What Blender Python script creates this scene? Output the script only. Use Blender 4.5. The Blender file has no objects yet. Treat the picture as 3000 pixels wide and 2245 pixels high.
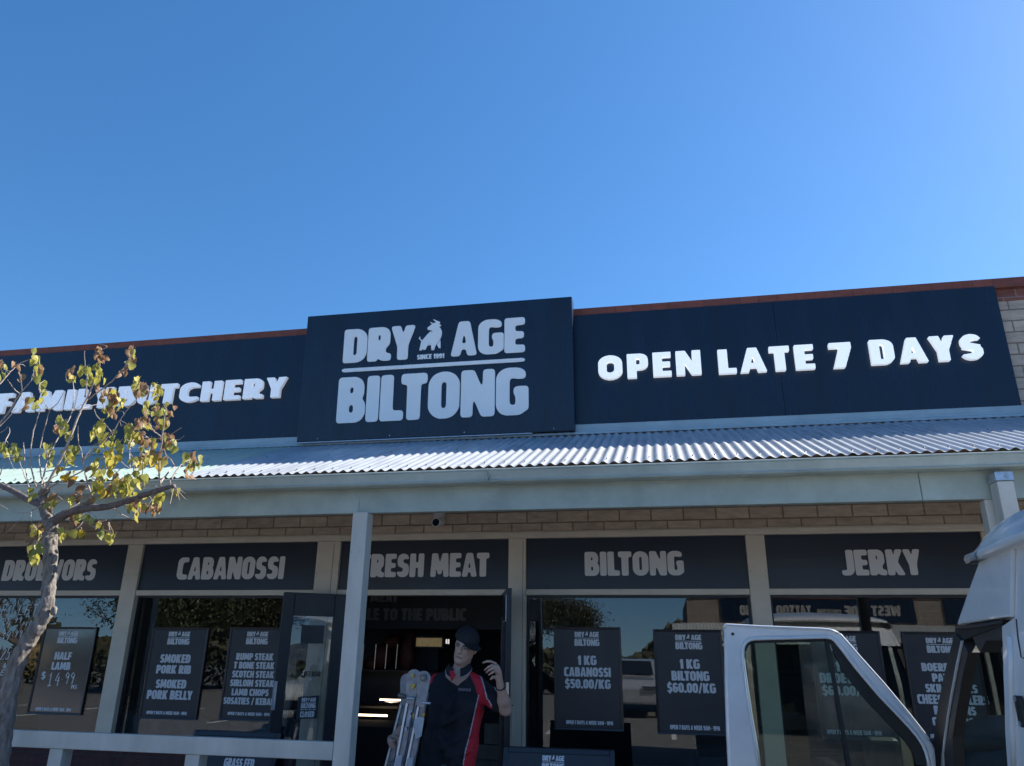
import bpy, bmesh, math, random
import numpy as np
from mathutils import Vector, Matrix

random.seed(7)
RNG = np.random.default_rng(7)
SC = bpy.context.scene
COL = SC.collection
PI = math.pi

# ------------------------------------------------------------------ camera
CAM = Vector((0, 0, 1.62))
FPX, CX, CY = 2198.6, 1500.0, 1122.5            # focal length in pixels of the 3000 px wide photograph
AR = Vector((0.98094223, 0.19389952, 0.01246272))
AU = Vector((0.05384629, -0.33291841, 0.94141697))
AF = Vector((-0.18668937, 0.92280459, 0.33701449))
cd = bpy.data.cameras.new('camera')
cd.sensor_width = 36.0
cd.lens = 36.0 * FPX / 3000.0
cd.clip_start = 0.05
cd.clip_end = 2000
cam = bpy.data.objects.new('camera', cd)
m = Matrix((AR, AU, -AF)).transposed().to_4x4()
m.translation = CAM
cam.matrix_world = m
COL.objects.link(cam)
SC.camera = cam

# ------------------------------------------------------------------ light
SUN_EL, SUN_AZ = 41.0, 59.0                      # azimuth measured from +Y towards +X
sd = Vector((math.sin(math.radians(SUN_AZ)) * math.cos(math.radians(SUN_EL)),
             math.cos(math.radians(SUN_AZ)) * math.cos(math.radians(SUN_EL)),
             math.sin(math.radians(SUN_EL))))
w = bpy.data.worlds.new('World')
SC.world = w
w.use_nodes = True
nt = w.node_tree
nt.nodes.clear()
sky = nt.nodes.new('ShaderNodeTexSky')
sky.sky_type = 'NISHITA'
sky.sun_disc = False
sky.sun_elevation = math.radians(SUN_EL)
sky.sun_rotation = math.radians(SUN_AZ)
sky.altitude = 0
sky.air_density = 1.0
sky.dust_density = 0.25
sky.ozone_density = 3.0
bg = nt.nodes.new('ShaderNodeBackground')
bg.inputs['Strength'].default_value = 0.10
wo = nt.nodes.new('ShaderNodeOutputWorld')
tcw = nt.nodes.new('ShaderNodeTexCoord')
lift = nt.nodes.new('ShaderNodeVectorMath'); lift.operation = 'ADD'; lift.inputs[1].default_value = (0, 0, 0.10)
nrmw = nt.nodes.new('ShaderNodeVectorMath'); nrmw.operation = 'NORMALIZE'
nt.links.new(tcw.outputs['Generated'], lift.inputs[0]); nt.links.new(lift.outputs[0], nrmw.inputs[0]); nt.links.new(nrmw.outputs[0], sky.inputs['Vector'])
hs = nt.nodes.new('ShaderNodeHueSaturation')
hs.inputs['Saturation'].default_value = 1.25
nt.links.new(sky.outputs[0], hs.inputs['Color'])
nt.links.new(hs.outputs[0], bg.inputs[0])
nt.links.new(bg.outputs[0], wo.inputs[0])
ld = bpy.data.lights.new('sun', 'SUN')
ld.energy = 5.0
ld.angle = math.radians(0.5)
ld.color = (1.0, 0.95, 0.87)
lo = bpy.data.objects.new('sun', ld)
lo.rotation_euler = sd.to_track_quat('Z', 'Y').to_euler()
lo.location = (20, 20, 30)
COL.objects.link(lo)
SC.view_settings.view_transform = 'Standard'
SC.view_settings.look = 'None'
SC.view_settings.exposure = 1.1
SC.view_settings.gamma = 1.0


# ------------------------------------------------------------------ measuring helpers
def ray(x, y):
    return AR * ((x - CX) / FPX) - AU * ((y - CY) / FPX) + AF


def PY(x, y, Y):
    """point of the plane Y = const that lies on the sight line of photo pixel (x, y)"""
    d = ray(x, y)
    return CAM + d * (Y / d.y)


def PXX(x, y, X):
    d = ray(x, y)
    return CAM + d * (X / d.x)


def proj(p):
    q = Vector(p) - CAM
    z = q.dot(AF)
    return CX + FPX * q.dot(AR) / z, CY - FPX * q.dot(AU) / z


# ------------------------------------------------------------------ object helpers
def tag(o, label=None, cat=None, group=None, kind=None):
    if label: o['label'] = label
    if cat: o['category'] = cat
    if group: o['group'] = group
    if kind: o['kind'] = kind
    return o


def empty(name, loc, label, cat, group=None):
    o = bpy.data.objects.new(name, None)
    o.empty_display_size = 0.1
    COL.objects.link(o)
    o.location = loc
    return tag(o, label, cat, group)


def wloc(o):
    v = Vector((0, 0, 0))
    while o is not None:
        v += o.location
        o = o.parent
    return v


def copy_tree(o, parent=None):
    c = o.copy()
    COL.objects.link(c)
    c.parent = parent
    for ch in list(o.children):
        copy_tree(ch, c)
    return c


class MB:
    """collects geometry in world coordinates, built as ONE mesh object"""

    def __init__(s):
        s.v, s.f, s.m = [], [], []
        s.mi = 0

    def add(s, vs, fs):
        n = len(s.v)
        s.v += [tuple(v) for v in vs]
        s.f += [tuple(i + n for i in f) for f in fs]
        s.m += [s.mi] * len(fs)

    def box(s, x0, x1, y0, y1, z0, z1):
        x0, x1 = min(x0, x1), max(x0, x1)
        y0, y1 = min(y0, y1), max(y0, y1)
        z0, z1 = min(z0, z1), max(z0, z1)
        s.add([(x0, y0, z0), (x1, y0, z0), (x1, y1, z0), (x0, y1, z0), (x0, y0, z1), (x1, y0, z1), (x1, y1, z1), (x0, y1, z1)],
              [(0, 3, 2, 1), (4, 5, 6, 7), (0, 1, 5, 4), (1, 2, 6, 5), (2, 3, 7, 6), (3, 0, 4, 7)])

    def obox(s, c, ax, ay, az):
        """box round centre c with half-axis vectors"""
        c, ax, ay, az = Vector(c), Vector(ax), Vector(ay), Vector(az)
        vs = [c + ax * i + ay * j + az * k for k in (-1, 1) for (i, j) in ((-1, -1), (1, -1), (1, 1), (-1, 1))]
        s.add(vs, [(0, 3, 2, 1), (4, 5, 6, 7), (0, 1, 5, 4), (1, 2, 6, 5), (2, 3, 7, 6), (3, 0, 4, 7)])

    def bar(s, a, b, wv, hv):
        """bar from a to b with half-section vectors wv, hv"""
        a, b = Vector(a), Vector(b)
        s.obox((a + b) / 2, wv, hv, (b - a) / 2)

    def prism(s, pts, off):
        """polygon pts (world) extruded by vector off"""
        n = len(pts)
        off = Vector(off)
        vs = [Vector(p) for p in pts] + [Vector(p) + off for p in pts]
        fs = [tuple(range(n)), tuple(reversed(range(n, 2 * n)))]
        fs += [(i, i + n, (i + 1) % n + n, (i + 1) % n) for i in range(n)]
        s.add(vs, fs)

    def ringprism(s, outer, inner, off):
        """frame between two polygons with the same number of points, extruded"""
        n = len(outer)
        off = Vector(off)
        o1 = [Vector(p) for p in outer]; i1 = [Vector(p) for p in inner]
        vs = o1 + i1 + [p + off for p in o1] + [p + off for p in i1]
        fs = []
        for k in range(n):
            j = (k + 1) % n
            fs += [(k, j, n + j, n + k), (2 * n + k, 3 * n + k, 3 * n + j, 2 * n + j),
                   (k, 2 * n + k, 2 * n + j, j), (n + k, n + j, 3 * n + j, 3 * n + k)]
        s.add(vs, fs)

    def tube(s, pts, rad, n=8, cap=True, noise=0.0, flat=1.0):
        pts = [Vector(p) for p in pts]
        if not isinstance(rad, (list, tuple)): rad = [rad] * len(pts)
        up = Vector((0.13, 0.9, 0.31)).normalized()
        vs, fs = [], []
        for i, p in enumerate(pts):
            t = (pts[min(i + 1, len(pts) - 1)] - pts[max(i - 1, 0)])
            if t.length < 1e-9: t = Vector((0, 0, 1))
            t.normalize()
            a = t.cross(up)
            if a.length < 0.05: a = t.cross(Vector((1, 0, 0)))
            a.normalize(); b = t.cross(a)
            for k in range(n):
                th = 2 * PI * k / n
                r = rad[i] * (1 + noise * (random.random() * 2 - 1))
                vs.append(p + a * (math.cos(th) * r) + b * (math.sin(th) * r * flat))
        for i in range(len(pts) - 1):
            for k in range(n):
                j = (k + 1) % n
                fs.append((i * n + k, i * n + j, (i + 1) * n + j, (i + 1) * n + k))
        if cap:
            fs.append(tuple(reversed(range(n))))
            fs.append(tuple(range((len(pts) - 1) * n, len(pts) * n)))
        s.add(vs, fs)

    def disc(s, c, nrm, r0, th, n=20, r1=None):
        """short cylinder (or cone) with its axis along nrm"""
        nrm = Vector(nrm).normalized()
        s.tube([Vector(c), Vector(c) + nrm * th], [r0, r0 if r1 is None else r1], n)

    def ellipsoid(s, c, r, nu=16, nv=10, rot=None):
        vs, fs = [], []
        c = Vector(c)
        for j in range(nv + 1):
            ph = PI * j / nv
            for i in range(nu):
                th = 2 * PI * i / nu
                q = Vector((r[0] * math.sin(ph) * math.cos(th), r[1] * math.sin(ph) * math.sin(th), r[2] * math.cos(ph)))
                if rot: q = rot @ q
                vs.append(c + q)
        for j in range(nv):
            for i in range(nu):
                k = (i + 1) % nu
                fs.append((j * nu + i, (j + 1) * nu + i, (j + 1) * nu + k, j * nu + k))
        s.add(vs, fs)

    def grid(s, fn, nu, nv):
        vs = [fn(i / nu, j / nv) for j in range(nv + 1) for i in range(nu + 1)]
        fs = [(j * (nu + 1) + i, j * (nu + 1) + i + 1, (j + 1) * (nu + 1) + i + 1, (j + 1) * (nu + 1) + i) for j in range(nv) for i in range(nu)]
        s.add(vs, fs)

    def build(s, name, mats, parent=None, smooth=False, bevel=0.0, seg=2, sub=0):
        me = bpy.data.meshes.new(name)
        o0 = wloc(parent) if parent else Vector((0, 0, 0))
        if parent is None and s.v:
            a = np.array(s.v)
            lo_, hi_ = a.min(0), a.max(0)
            o0 = Vector(((lo_[0] + hi_[0]) / 2, (lo_[1] + hi_[1]) / 2, lo_[2]))
        me.from_pydata([tuple(Vector(v) - o0) for v in s.v], [], s.f)
        if not isinstance(mats, (list, tuple)): mats = [mats]
        for mm in mats: me.materials.append(mm)
        me.polygons.foreach_set('material_index', s.m)
        bm = bmesh.new()
        bm.from_mesh(me)
        bmesh.ops.remove_doubles(bm, verts=bm.verts, dist=1e-6)
        bmesh.ops.recalc_face_normals(bm, faces=bm.faces)
        if bevel > 0:
            es = [e for e in bm.edges if len(e.link_faces) == 2 and e.calc_face_angle(0) > 0.5]
            bmesh.ops.bevel(bm, geom=es, offset=bevel, segments=seg, affect='EDGES', clamp_overlap=True, profile=0.5)
        bm.to_mesh(me)
        bm.free()
        if smooth:
            me.polygons.foreach_set('use_smooth', [True] * len(me.polygons))
        o = bpy.data.objects.new(name, me)
        COL.objects.link(o)
        if parent: o.parent = parent
        else: o.location = o0
        if sub:
            md = o.modifiers.new('subdivision', 'SUBSURF'); md.levels = sub; md.render_levels = sub
        return o


# ------------------------------------------------------------------ materials
def mat(name, col, rough=0.5, metal=0.0, var=0.0, vscale=8.0, bump=0.0, bscale=40.0, spec=0.5, emit=None, estr=0.0, coat=0.0, trans=None, stretch=None, col2=None):
    mt = bpy.data.materials.new(name)
    mt.use_nodes = True
    t = mt.node_tree
    b = t.nodes['Principled BSDF']
    b.inputs['Base Color'].default_value = (*col, 1)
    b.inputs['Roughness'].default_value = rough
    b.inputs['Metallic'].default_value = metal
    b.inputs['Specular IOR Level'].default_value = spec
    if coat: b.inputs['Coat Weight'].default_value = coat; b.inputs['Coat Roughness'].default_value = 0.05
    if emit:
        b.inputs['Emission Color'].default_value = (*emit, 1)
        b.inputs['Emission Strength'].default_value = estr
    tc = t.nodes.new('ShaderNodeTexCoord')
    vec = tc.outputs['Object']
    if stretch:
        mp = t.nodes.new('ShaderNodeMapping'); mp.inputs['Scale'].default_value = stretch
        t.links.new(vec, mp.inputs[0]); vec = mp.outputs[0]
    if var > 0 or col2:
        nz = t.nodes.new('ShaderNodeTexNoise'); nz.inputs['Scale'].default_value = vscale
        nz.inputs['Detail'].default_value = 6; nz.inputs['Roughness'].default_value = 0.65
        t.links.new(vec, nz.inputs['Vector'])
        mx = t.nodes.new('ShaderNodeMix'); mx.data_type = 'RGBA'
        c2 = col2 if col2 else tuple(max(0, c * (1 - var)) for c in col)
        c1 = col if col2 else tuple(min(1, c * (1 + var * 0.6)) for c in col)
        rp = t.nodes.new('ShaderNodeMapRange'); rp.inputs[1].default_value = 0.32; rp.inputs[2].default_value = 0.68
        t.links.new(nz.outputs['Fac'], rp.inputs[0])
        mx.inputs[6].default_value = (*c1, 1); mx.inputs[7].default_value = (*c2, 1)
        t.links.new(rp.outputs[0], mx.inputs[0])
        t.links.new(mx.outputs[2], b.inputs['Base Color'])
        rr = t.nodes.new('ShaderNodeMapRange'); rr.inputs[3].default_value = max(0.02, rough - 0.08); rr.inputs[4].default_value = min(1, rough + 0.1)
        t.links.new(nz.outputs['Fac'], rr.inputs[0]); t.links.new(rr.outputs[0], b.inputs['Roughness'])
    if bump > 0:
        n2 = t.nodes.new('ShaderNodeTexNoise'); n2.inputs['Scale'].default_value = bscale; n2.inputs['Detail'].default_value = 5
        t.links.new(vec, n2.inputs['Vector'])
        bp = t.nodes.new('ShaderNodeBump'); bp.inputs['Strength'].default_value = bump; bp.inputs['Distance'].default_value = 0.01
        t.links.new(n2.outputs['Fac'], bp.inputs['Height']); t.links.new(bp.outputs[0], b.inputs['Normal'])
    if trans:
        tr = t.nodes.new('ShaderNodeBsdfTranslucent'); ms = t.nodes.new('ShaderNodeMixShader')
        ms.inputs[0].default_value = trans
        src = b.inputs['Base Color'].links
        if src: t.links.new(src[0].from_socket, tr.inputs[0])
        else: tr.inputs[0].default_value = (*col, 1)
        t.links.new(b.outputs[0], ms.inputs[1]); t.links.new(tr.outputs[0], ms.inputs[2])
        t.links.new(ms.outputs[0], t.nodes['Material Output'].inputs[0])
    return mt


def brick_mat(name, c1, c2, cm, bw, bh, mortar, rough=0.85, axes='XZ', bump=0.5, offs=(0, 0)):
    mt = bpy.data.materials.new(name); mt.use_nodes = True
    t = mt.node_tree; b = t.nodes['Principled BSDF']
    b.inputs['Roughness'].default_value = rough
    g = t.nodes.new('ShaderNodeNewGeometry')
    sx = t.nodes.new('ShaderNodeSeparateXYZ'); t.links.new(g.outputs['Position'], sx.inputs[0])
    cb = t.nodes.new('ShaderNodeCombineXYZ')
    a1 = t.nodes.new('ShaderNodeMath'); a1.operation = 'ADD'; a1.inputs[1].default_value = offs[0] + 60 * bw
    a2 = t.nodes.new('ShaderNodeMath'); a2.operation = 'ADD'; a2.inputs[1].default_value = offs[1]
    t.links.new(sx.outputs[axes[0]], a1.inputs[0]); t.links.new(sx.outputs[axes[1]], a2.inputs[0])
    t.links.new(a1.outputs[0], cb.inputs[0]); t.links.new(a2.outputs[0], cb.inputs[1])
    nz = t.nodes.new('ShaderNodeTexNoise'); nz.inputs['Scale'].default_value = 9; nz.inputs['Detail'].default_value = 3
    t.links.new(g.outputs['Position'], nz.inputs['Vector'])
    wob = t.nodes.new('ShaderNodeVectorMath'); wob.operation = 'SCALE'; wob.inputs['Scale'].default_value = 0.006
    t.links.new(nz.outputs['Color'], wob.inputs[0])
    ad = t.nodes.new('ShaderNodeVectorMath'); ad.operation = 'ADD'
    t.links.new(cb.outputs[0], ad.inputs[0]); t.links.new(wob.outputs[0], ad.inputs[1])
    bt = t.nodes.new('ShaderNodeTexBrick')
    bt.offset = 0.5; bt.inputs['Scale'].default_value = 1.0
    bt.inputs['Brick Width'].default_value = bw; bt.inputs['Row Height'].default_value = bh
    bt.inputs['Mortar Size'].default_value = mortar / 2; bt.inputs['Mortar Smooth'].default_value = 0.25
    bt.inputs['Bias'].default_value = 0.0
    bt.inputs['Color1'].default_value = (*c1, 1); bt.inputs['Color2'].default_value = (*c2, 1); bt.inputs['Mortar'].default_value = (*cm, 1)
    t.links.new(ad.outputs[0], bt.inputs['Vector'])
    n2 = t.nodes.new('ShaderNodeTexNoise'); n2.inputs['Scale'].default_value = 14; n2.inputs['Detail'].default_value = 8; n2.inputs['Roughness'].default_value = 0.7
    mp = t.nodes.new('ShaderNodeMapping'); mp.inputs['Scale'].default_value = (0.5, 1, 1.6)
    t.links.new(g.outputs['Position'], mp.inputs[0]); t.links.new(mp.outputs[0], n2.inputs['Vector'])
    mr = t.nodes.new('ShaderNodeMapRange'); mr.inputs[1].default_value = 0.3; mr.inputs[2].default_value = 0.7
    mr.inputs[3].default_value = 0.72; mr.inputs[4].default_value = 1.2
    t.links.new(n2.outputs['Fac'], mr.inputs[0])
    mu = t.nodes.new('ShaderNodeVectorMath'); mu.operation = 'SCALE'
    t.links.new(bt.outputs['Color'], mu.inputs[0]); t.links.new(mr.outputs[0], mu.inputs['Scale'])
    t.links.new(mu.outputs[0], b.inputs['Base Color'])
    hh = t.nodes.new('ShaderNodeMath'); hh.operation = 'MULTIPLY_ADD'; hh.inputs[1].default_value = -1.0
    t.links.new(bt.outputs['Fac'], hh.inputs[0])
    h2 = t.nodes.new('ShaderNodeMath'); h2.operation = 'MULTIPLY'; h2.inputs[1].default_value = 0.6
    t.links.new(n2.outputs['Fac'], h2.inputs[0]); t.links.new(h2.outputs[0], hh.inputs[2])
    bp = t.nodes.new('ShaderNodeBump'); bp.inputs['Strength'].default_value = bump; bp.inputs['Distance'].default_value = 0.008
    t.links.new(hh.outputs[0], bp.inputs['Height']); t.links.new(bp.outputs[0], b.inputs['Normal'])
    return mt


def glass_mat(name, tint, base_refl, rough=0.0, film=0.0, filmcol=(0.2, 0.22, 0.25)):
    mt = bpy.data.materials.new(name); mt.use_nodes = True
    t = mt.node_tree
    t.nodes.remove(t.nodes['Principled BSDF'])
    out = t.nodes['Material Output']
    tr = t.nodes.new('ShaderNodeBsdfTransparent'); tr.inputs[0].default_value = (*tint, 1)
    gl = t.nodes.new('ShaderNodeBsdfGlossy'); gl.inputs['Roughness'].default_value = rough
    lw = t.nodes.new('ShaderNodeLayerWeight'); lw.inputs['Blend'].default_value = 0.5
    fr = t.nodes.new('ShaderNodeMath'); fr.operation = 'POWER'; fr.inputs[1].default_value = 5.0
    t.links.new(lw.outputs['Facing'], fr.inputs[0])
    ad = t.nodes.new('ShaderNodeMath'); ad.operation = 'ADD'; ad.inputs[1].default_value = base_refl; ad.use_clamp = True
    t.links.new(fr.outputs[0], ad.inputs[0])
    # very slight waviness of real panes
    nz = t.nodes.new('ShaderNodeTexNoise'); nz.inputs['Scale'].default_value = 0.9; nz.inputs['Detail'].default_value = 1
    tc = t.nodes.new('ShaderNodeTexCoord'); t.links.new(tc.outputs['Object'], nz.inputs['Vector'])
    bp = t.nodes.new('ShaderNodeBump'); bp.inputs['Strength'].default_value = 0.03; bp.inputs['Distance'].default_value = 0.05
    t.links.new(nz.outputs['Fac'], bp.inputs['Height']); t.links.new(bp.outputs[0], gl.inputs['Normal'])
    ms = t.nodes.new('ShaderNodeMixShader')
    t.links.new(ad.outputs[0], ms.inputs[0]); t.links.new(gl.outputs[0], ms.inputs[2])
    if film > 0:
        df = t.nodes.new('ShaderNodeBsdfDiffuse'); df.inputs[0].default_value = (*filmcol, 1)
        m2 = t.nodes.new('ShaderNodeMixShader'); m2.inputs[0].default_value = film
        t.links.new(tr.outputs[0], m2.inputs[1]); t.links.new(df.outputs[0], m2.inputs[2]); t.links.new(m2.outputs[0], ms.inputs[1])
    else:
        t.links.new(tr.outputs[0], ms.inputs[1])
    t.links.new(ms.outputs[0], out.inputs[0])
    return mt


M = {}
M['navy'] = mat('sign_panel_navy', (0.0075, 0.0165, 0.036), 0.27, var=0.30, vscale=2.2, stretch=(2.2, 2.2, 0.35), bump=0.012, bscale=3, spec=0.45)
M['film'] = mat('transom_film', (0.018, 0.024, 0.042), 0.32, var=0.15, vscale=1.5, spec=0.5)
M['board'] = mat('poster_board', (0.030, 0.034, 0.044), 0.38, var=0.12, vscale=3, spec=0.45)
M['board_grey'] = mat('poster_board_gloss', (0.040, 0.043, 0.052), 0.12, var=0.1, vscale=3, spec=0.9, coat=0.6)
M['frame_black'] = mat('poster_frame', (0.016, 0.018, 0.026), 0.30, var=0.2, vscale=12)
M['vinyl'] = mat('vinyl_letters', (0.76, 0.73, 0.71), 0.55, var=0.05, vscale=4)
M['poster_ink'] = mat('poster_letters', (0.72, 0.73, 0.76), 0.55, var=0.05, vscale=6)
M['acrylic'] = mat('acrylic_letters', (0.88, 0.88, 0.87), 0.35, var=0.03, vscale=2)
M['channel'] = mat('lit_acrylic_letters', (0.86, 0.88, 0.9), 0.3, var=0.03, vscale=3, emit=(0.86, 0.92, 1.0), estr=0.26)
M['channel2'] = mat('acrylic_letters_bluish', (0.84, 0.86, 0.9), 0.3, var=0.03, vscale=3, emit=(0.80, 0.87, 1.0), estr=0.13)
M['chalk'] = mat('chalk_pen', (0.85, 0.87, 0.88), 0.8, var=0.2, vscale=25)
M['brick'] = brick_mat('cream_brick', (0.56, 0.435, 0.335), (0.45, 0.345, 0.265), (0.25, 0.175, 0.13), 0.297, 0.1125, 0.016, offs=(0.10, 0.013))
M['brick_red'] = brick_mat('red_brick', (0.27, 0.095, 0.065), (0.20, 0.07, 0.05), (0.26, 0.20, 0.17), 0.23, 0.10, 0.012, offs=(0.05, 0.06))
M['brick_base'] = brick_mat('soldier_brick', (0.10, 0.035, 0.032), (0.075, 0.028, 0.028), (0.07, 0.05, 0.048), 0.086, 0.31, 0.012)
M['cap'] = brick_mat('red_coping', (0.25, 0.075, 0.052), (0.20, 0.062, 0.045), (0.13, 0.05, 0.04), 0.178, 4.0, 0.008, offs=(0.0, 0.0), bump=0.3)
M['beige'] = mat('beige_aluminium', (0.70, 0.605, 0.485), 0.42, var=0.10, vscale=3, bump=0.02, bscale=30)
M['green'] = mat('pale_green_paint', (0.385, 0.445, 0.40), 0.5, var=0.22, vscale=2.6, bump=0.05, bscale=14)
M['green_gutter'] = mat('pale_green_gutter', (0.42, 0.48, 0.445), 0.34, var=0.20, vscale=2.5, bump=0.03, bscale=6)
M['roof_green'] = mat('pale_green_roofing', (0.35, 0.44, 0.385), 0.36, var=0.12, vscale=2.2, stretch=(6, 1, 1))
M['roof_zinc'] = mat('zinc_roofing', (0.46, 0.49, 0.53), 0.40, metal=0.32, var=0.30, vscale=2.6, stretch=(9, 0.9, 0.9))
M['flash'] = mat('zinc_flashing', (0.42, 0.47, 0.47), 0.4, metal=0.25, var=0.15, vscale=3)
M['post'] = mat('white_post_paint', (0.62, 0.585, 0.52), 0.5, var=0.22, vscale=2.5, bump=0.04, bscale=20, stretch=(1, 1, 0.35))
M['galv'] = mat('galvanised_bracket', (0.48, 0.52, 0.58), 0.35, metal=0.7, var=0.25, vscale=18)
M['steel'] = mat('screw_steel', (0.22, 0.22, 0.23), 0.4, metal=0.8)
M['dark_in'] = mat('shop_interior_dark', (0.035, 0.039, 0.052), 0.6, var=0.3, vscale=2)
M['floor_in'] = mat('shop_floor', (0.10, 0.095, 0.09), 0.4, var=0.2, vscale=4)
M['doorblk'] = mat('black_door_paint', (0.014, 0.017, 0.027), 0.38, var=0.2, vscale=5)
M['glass'] = glass_mat('shop_glass', (0.74, 0.79, 0.82), 0.075)
M['glass_door'] = glass_mat('door_glass', (0.84, 0.86, 0.86), 0.07)
M['glass_car'] = glass_mat('van_glass', (0.62, 0.72, 0.66), 0.055)
M['wpaint'] = mat('van_white_paint', (0.73, 0.735, 0.735), 0.24, var=0.10, vscale=3.5, coat=0.7)
M['rubber'] = mat('black_rubber', (0.016, 0.017, 0.018), 0.55, var=0.2, vscale=14)
M['trim'] = mat('dark_cab_trim', (0.045, 0.040, 0.038), 0.55, var=0.2, vscale=8, bump=0.05, bscale=80)
M['chrome'] = mat('bright_metal', (0.75, 0.75, 0.76), 0.18, metal=0.95)
M['skin'] = mat('skin', (0.50, 0.315, 0.245), 0.5, var=0.12, vscale=22, bump=0.03, bscale=60)
M['shirt_blk'] = mat('black_polo', (0.012, 0.013, 0.020), 0.85, var=0.2, vscale=20, bump=0.15, bscale=9)
M['shirt_red'] = mat('red_polo', (0.52, 0.018, 0.035), 0.8, var=0.15, vscale=20, bump=0.15, bscale=9)
M['piping'] = mat('white_piping', (0.44, 0.44, 0.48), 0.7)
M['cap_blk'] = mat('black_cap', (0.013, 0.014, 0.020), 0.8, var=0.2, vscale=20, bump=0.1, bscale=60)
M['hair'] = mat('dark_hair', (0.03, 0.022, 0.018), 0.6)
M['trouser'] = mat('grey_trousers', (0.07, 0.075, 0.08), 0.85, var=0.2, vscale=10, bump=0.2, bscale=12)
M['shoe'] = mat('dark_boots', (0.03, 0.025, 0.02), 0.6, var=0.2)
M['eye_w'] = mat('eye_white', (0.34, 0.31, 0.30), 0.3)
M['eye_d'] = mat('eye_dark', (0.03, 0.025, 0.02), 0.3)
M['lip'] = mat('lips', (0.34, 0.17, 0.15), 0.5)
M['alu'] = mat('ladder_aluminium', (0.27, 0.285, 0.315), 0.45, metal=0.35, var=0.30, vscale=16, bump=0.02, bscale=50)
M['alu_lit'] = mat('sky_lit_aluminium', (0.66, 0.68, 0.72), 0.35, metal=0.25, var=0.1, vscale=12)  # brighter copy of the ladder metal, sky light painted into the colour
M['alu_dark'] = mat('ladder_dark_pins', (0.13, 0.13, 0.125), 0.45, metal=0.5, var=0.25, vscale=20)
M['sticker'] = mat('worn_sticker', (0.48, 0.50, 0.54), 0.5, col2=(0.33, 0.35, 0.39), vscale=30)
M['yellow'] = mat('yellow_sticker', (0.55, 0.38, 0.05), 0.5, var=0.3, vscale=30)
M['bark'] = mat('grey_bark', (0.28, 0.245, 0.215), 0.9, col2=(0.08, 0.068, 0.06), vscale=26, bump=1.0, bscale=30, stretch=(1.7, 1.7, 0.4))
M['bark_dk'] = mat('dark_limb_bark', (0.19, 0.15, 0.14), 0.85, col2=(0.075, 0.058, 0.056), vscale=24, bump=1.0, bscale=36)
M['twig'] = mat('twig_bark', (0.52, 0.43, 0.37), 0.8, col2=(0.27, 0.21, 0.19), vscale=25)
M['leaf_y'] = mat('leaf_yellow_green', (0.58, 0.49, 0.09), 0.5, col2=(0.42, 0.40, 0.08), vscale=6, trans=0.5)
M['leaf_g'] = mat('leaf_olive_green', (0.40, 0.38, 0.09), 0.5, col2=(0.26, 0.28, 0.075), vscale=6, trans=0.5)
M['leaf_b'] = mat('leaf_brown', (0.36, 0.21, 0.10), 0.6, col2=(0.25, 0.145, 0.085), vscale=8, trans=0.45)
M['leaf_a'] = mat('leaf_amber', (0.62, 0.38, 0.02), 0.5, col2=(0.52, 0.42, 0.04), vscale=6, trans=0.5)
M['asphalt'] = mat('asphalt', (0.17, 0.16, 0.148), 0.9, var=0.3, vscale=3, bump=0.3, bscale=120)
M['paving'] = mat('concrete_paving', (0.42, 0.385, 0.335), 0.85, var=0.2, vscale=4, bump=0.15, bscale=60)
M['kerb'] = mat('kerb_concrete', (0.38, 0.37, 0.35), 0.85, var=0.2, vscale=6)
M['line'] = mat('road_paint', (0.75, 0.75, 0.72), 0.7, var=0.2, vscale=9)
M['foliage'] = mat('eucalypt_leaves', (0.055, 0.075, 0.03), 0.6, col2=(0.09, 0.10, 0.045), vscale=3, trans=0.25)
M['foliage2'] = mat('dry_tree_leaves', (0.10, 0.085, 0.045), 0.6, col2=(0.06, 0.065, 0.03), vscale=3, trans=0.25)
M['bark_far'] = mat('far_bark', (0.16, 0.13, 0.11), 0.9, var=0.3, vscale=5)
M['meat'] = mat('red_meat', (0.16, 0.022, 0.018), 0.5, col2=(0.22, 0.07, 0.05), vscale=24)
M['led'] = mat('warm_led_strip', (0.9, 0.8, 0.6), 0.5, emit=(1.0, 0.80, 0.52), estr=2.2)
M['glow_white'] = mat('dim_white_glow', (0.9, 0.85, 0.75), 0.5, emit=(1.0, 0.95, 0.85), estr=0.3)  # glow for the light tubes and for the lit edge in the fridge
M['ledw'] = mat('glowing_display_panel', (0.3, 0.26, 0.14), 0.5, col2=(0.12, 0.11, 0.05), vscale=14, emit=(1.0, 0.74, 0.36), estr=0.05)
M['steel_in'] = mat('glowing_stainless_rails', (0.6, 0.6, 0.6), 0.25, metal=0.9, emit=(1.0, 0.9, 0.75), estr=0.05)  # steel with a faint glow added, the rails are no lamps
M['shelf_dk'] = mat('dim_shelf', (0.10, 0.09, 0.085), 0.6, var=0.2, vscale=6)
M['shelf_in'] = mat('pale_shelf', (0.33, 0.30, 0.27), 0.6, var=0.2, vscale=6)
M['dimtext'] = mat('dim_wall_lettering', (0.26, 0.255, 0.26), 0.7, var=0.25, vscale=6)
M['plastic_blue'] = mat('blue_plastic_sheet', (0.12, 0.19, 0.28), 0.25, var=0.5, vscale=5, bump=0.6, bscale=7)
M['ochre'] = mat('ochre_render', (0.55, 0.36, 0.15), 0.8, var=0.1)
M['camwhite'] = mat('white_plastic', (0.62, 0.60, 0.58), 0.4, var=0.05)
M['lens'] = mat('dark_lens', (0.01, 0.02, 0.04), 0.08, spec=0.8)
M['band'] = mat('black_wristband', (0.015, 0.015, 0.018), 0.5)
M['silver'] = mat('silver_car_paint', (0.55, 0.56, 0.58), 0.25, metal=0.4, coat=0.6)
M['wcar'] = mat('white_car_paint', (0.75, 0.75, 0.74), 0.25, coat=0.6)
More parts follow.
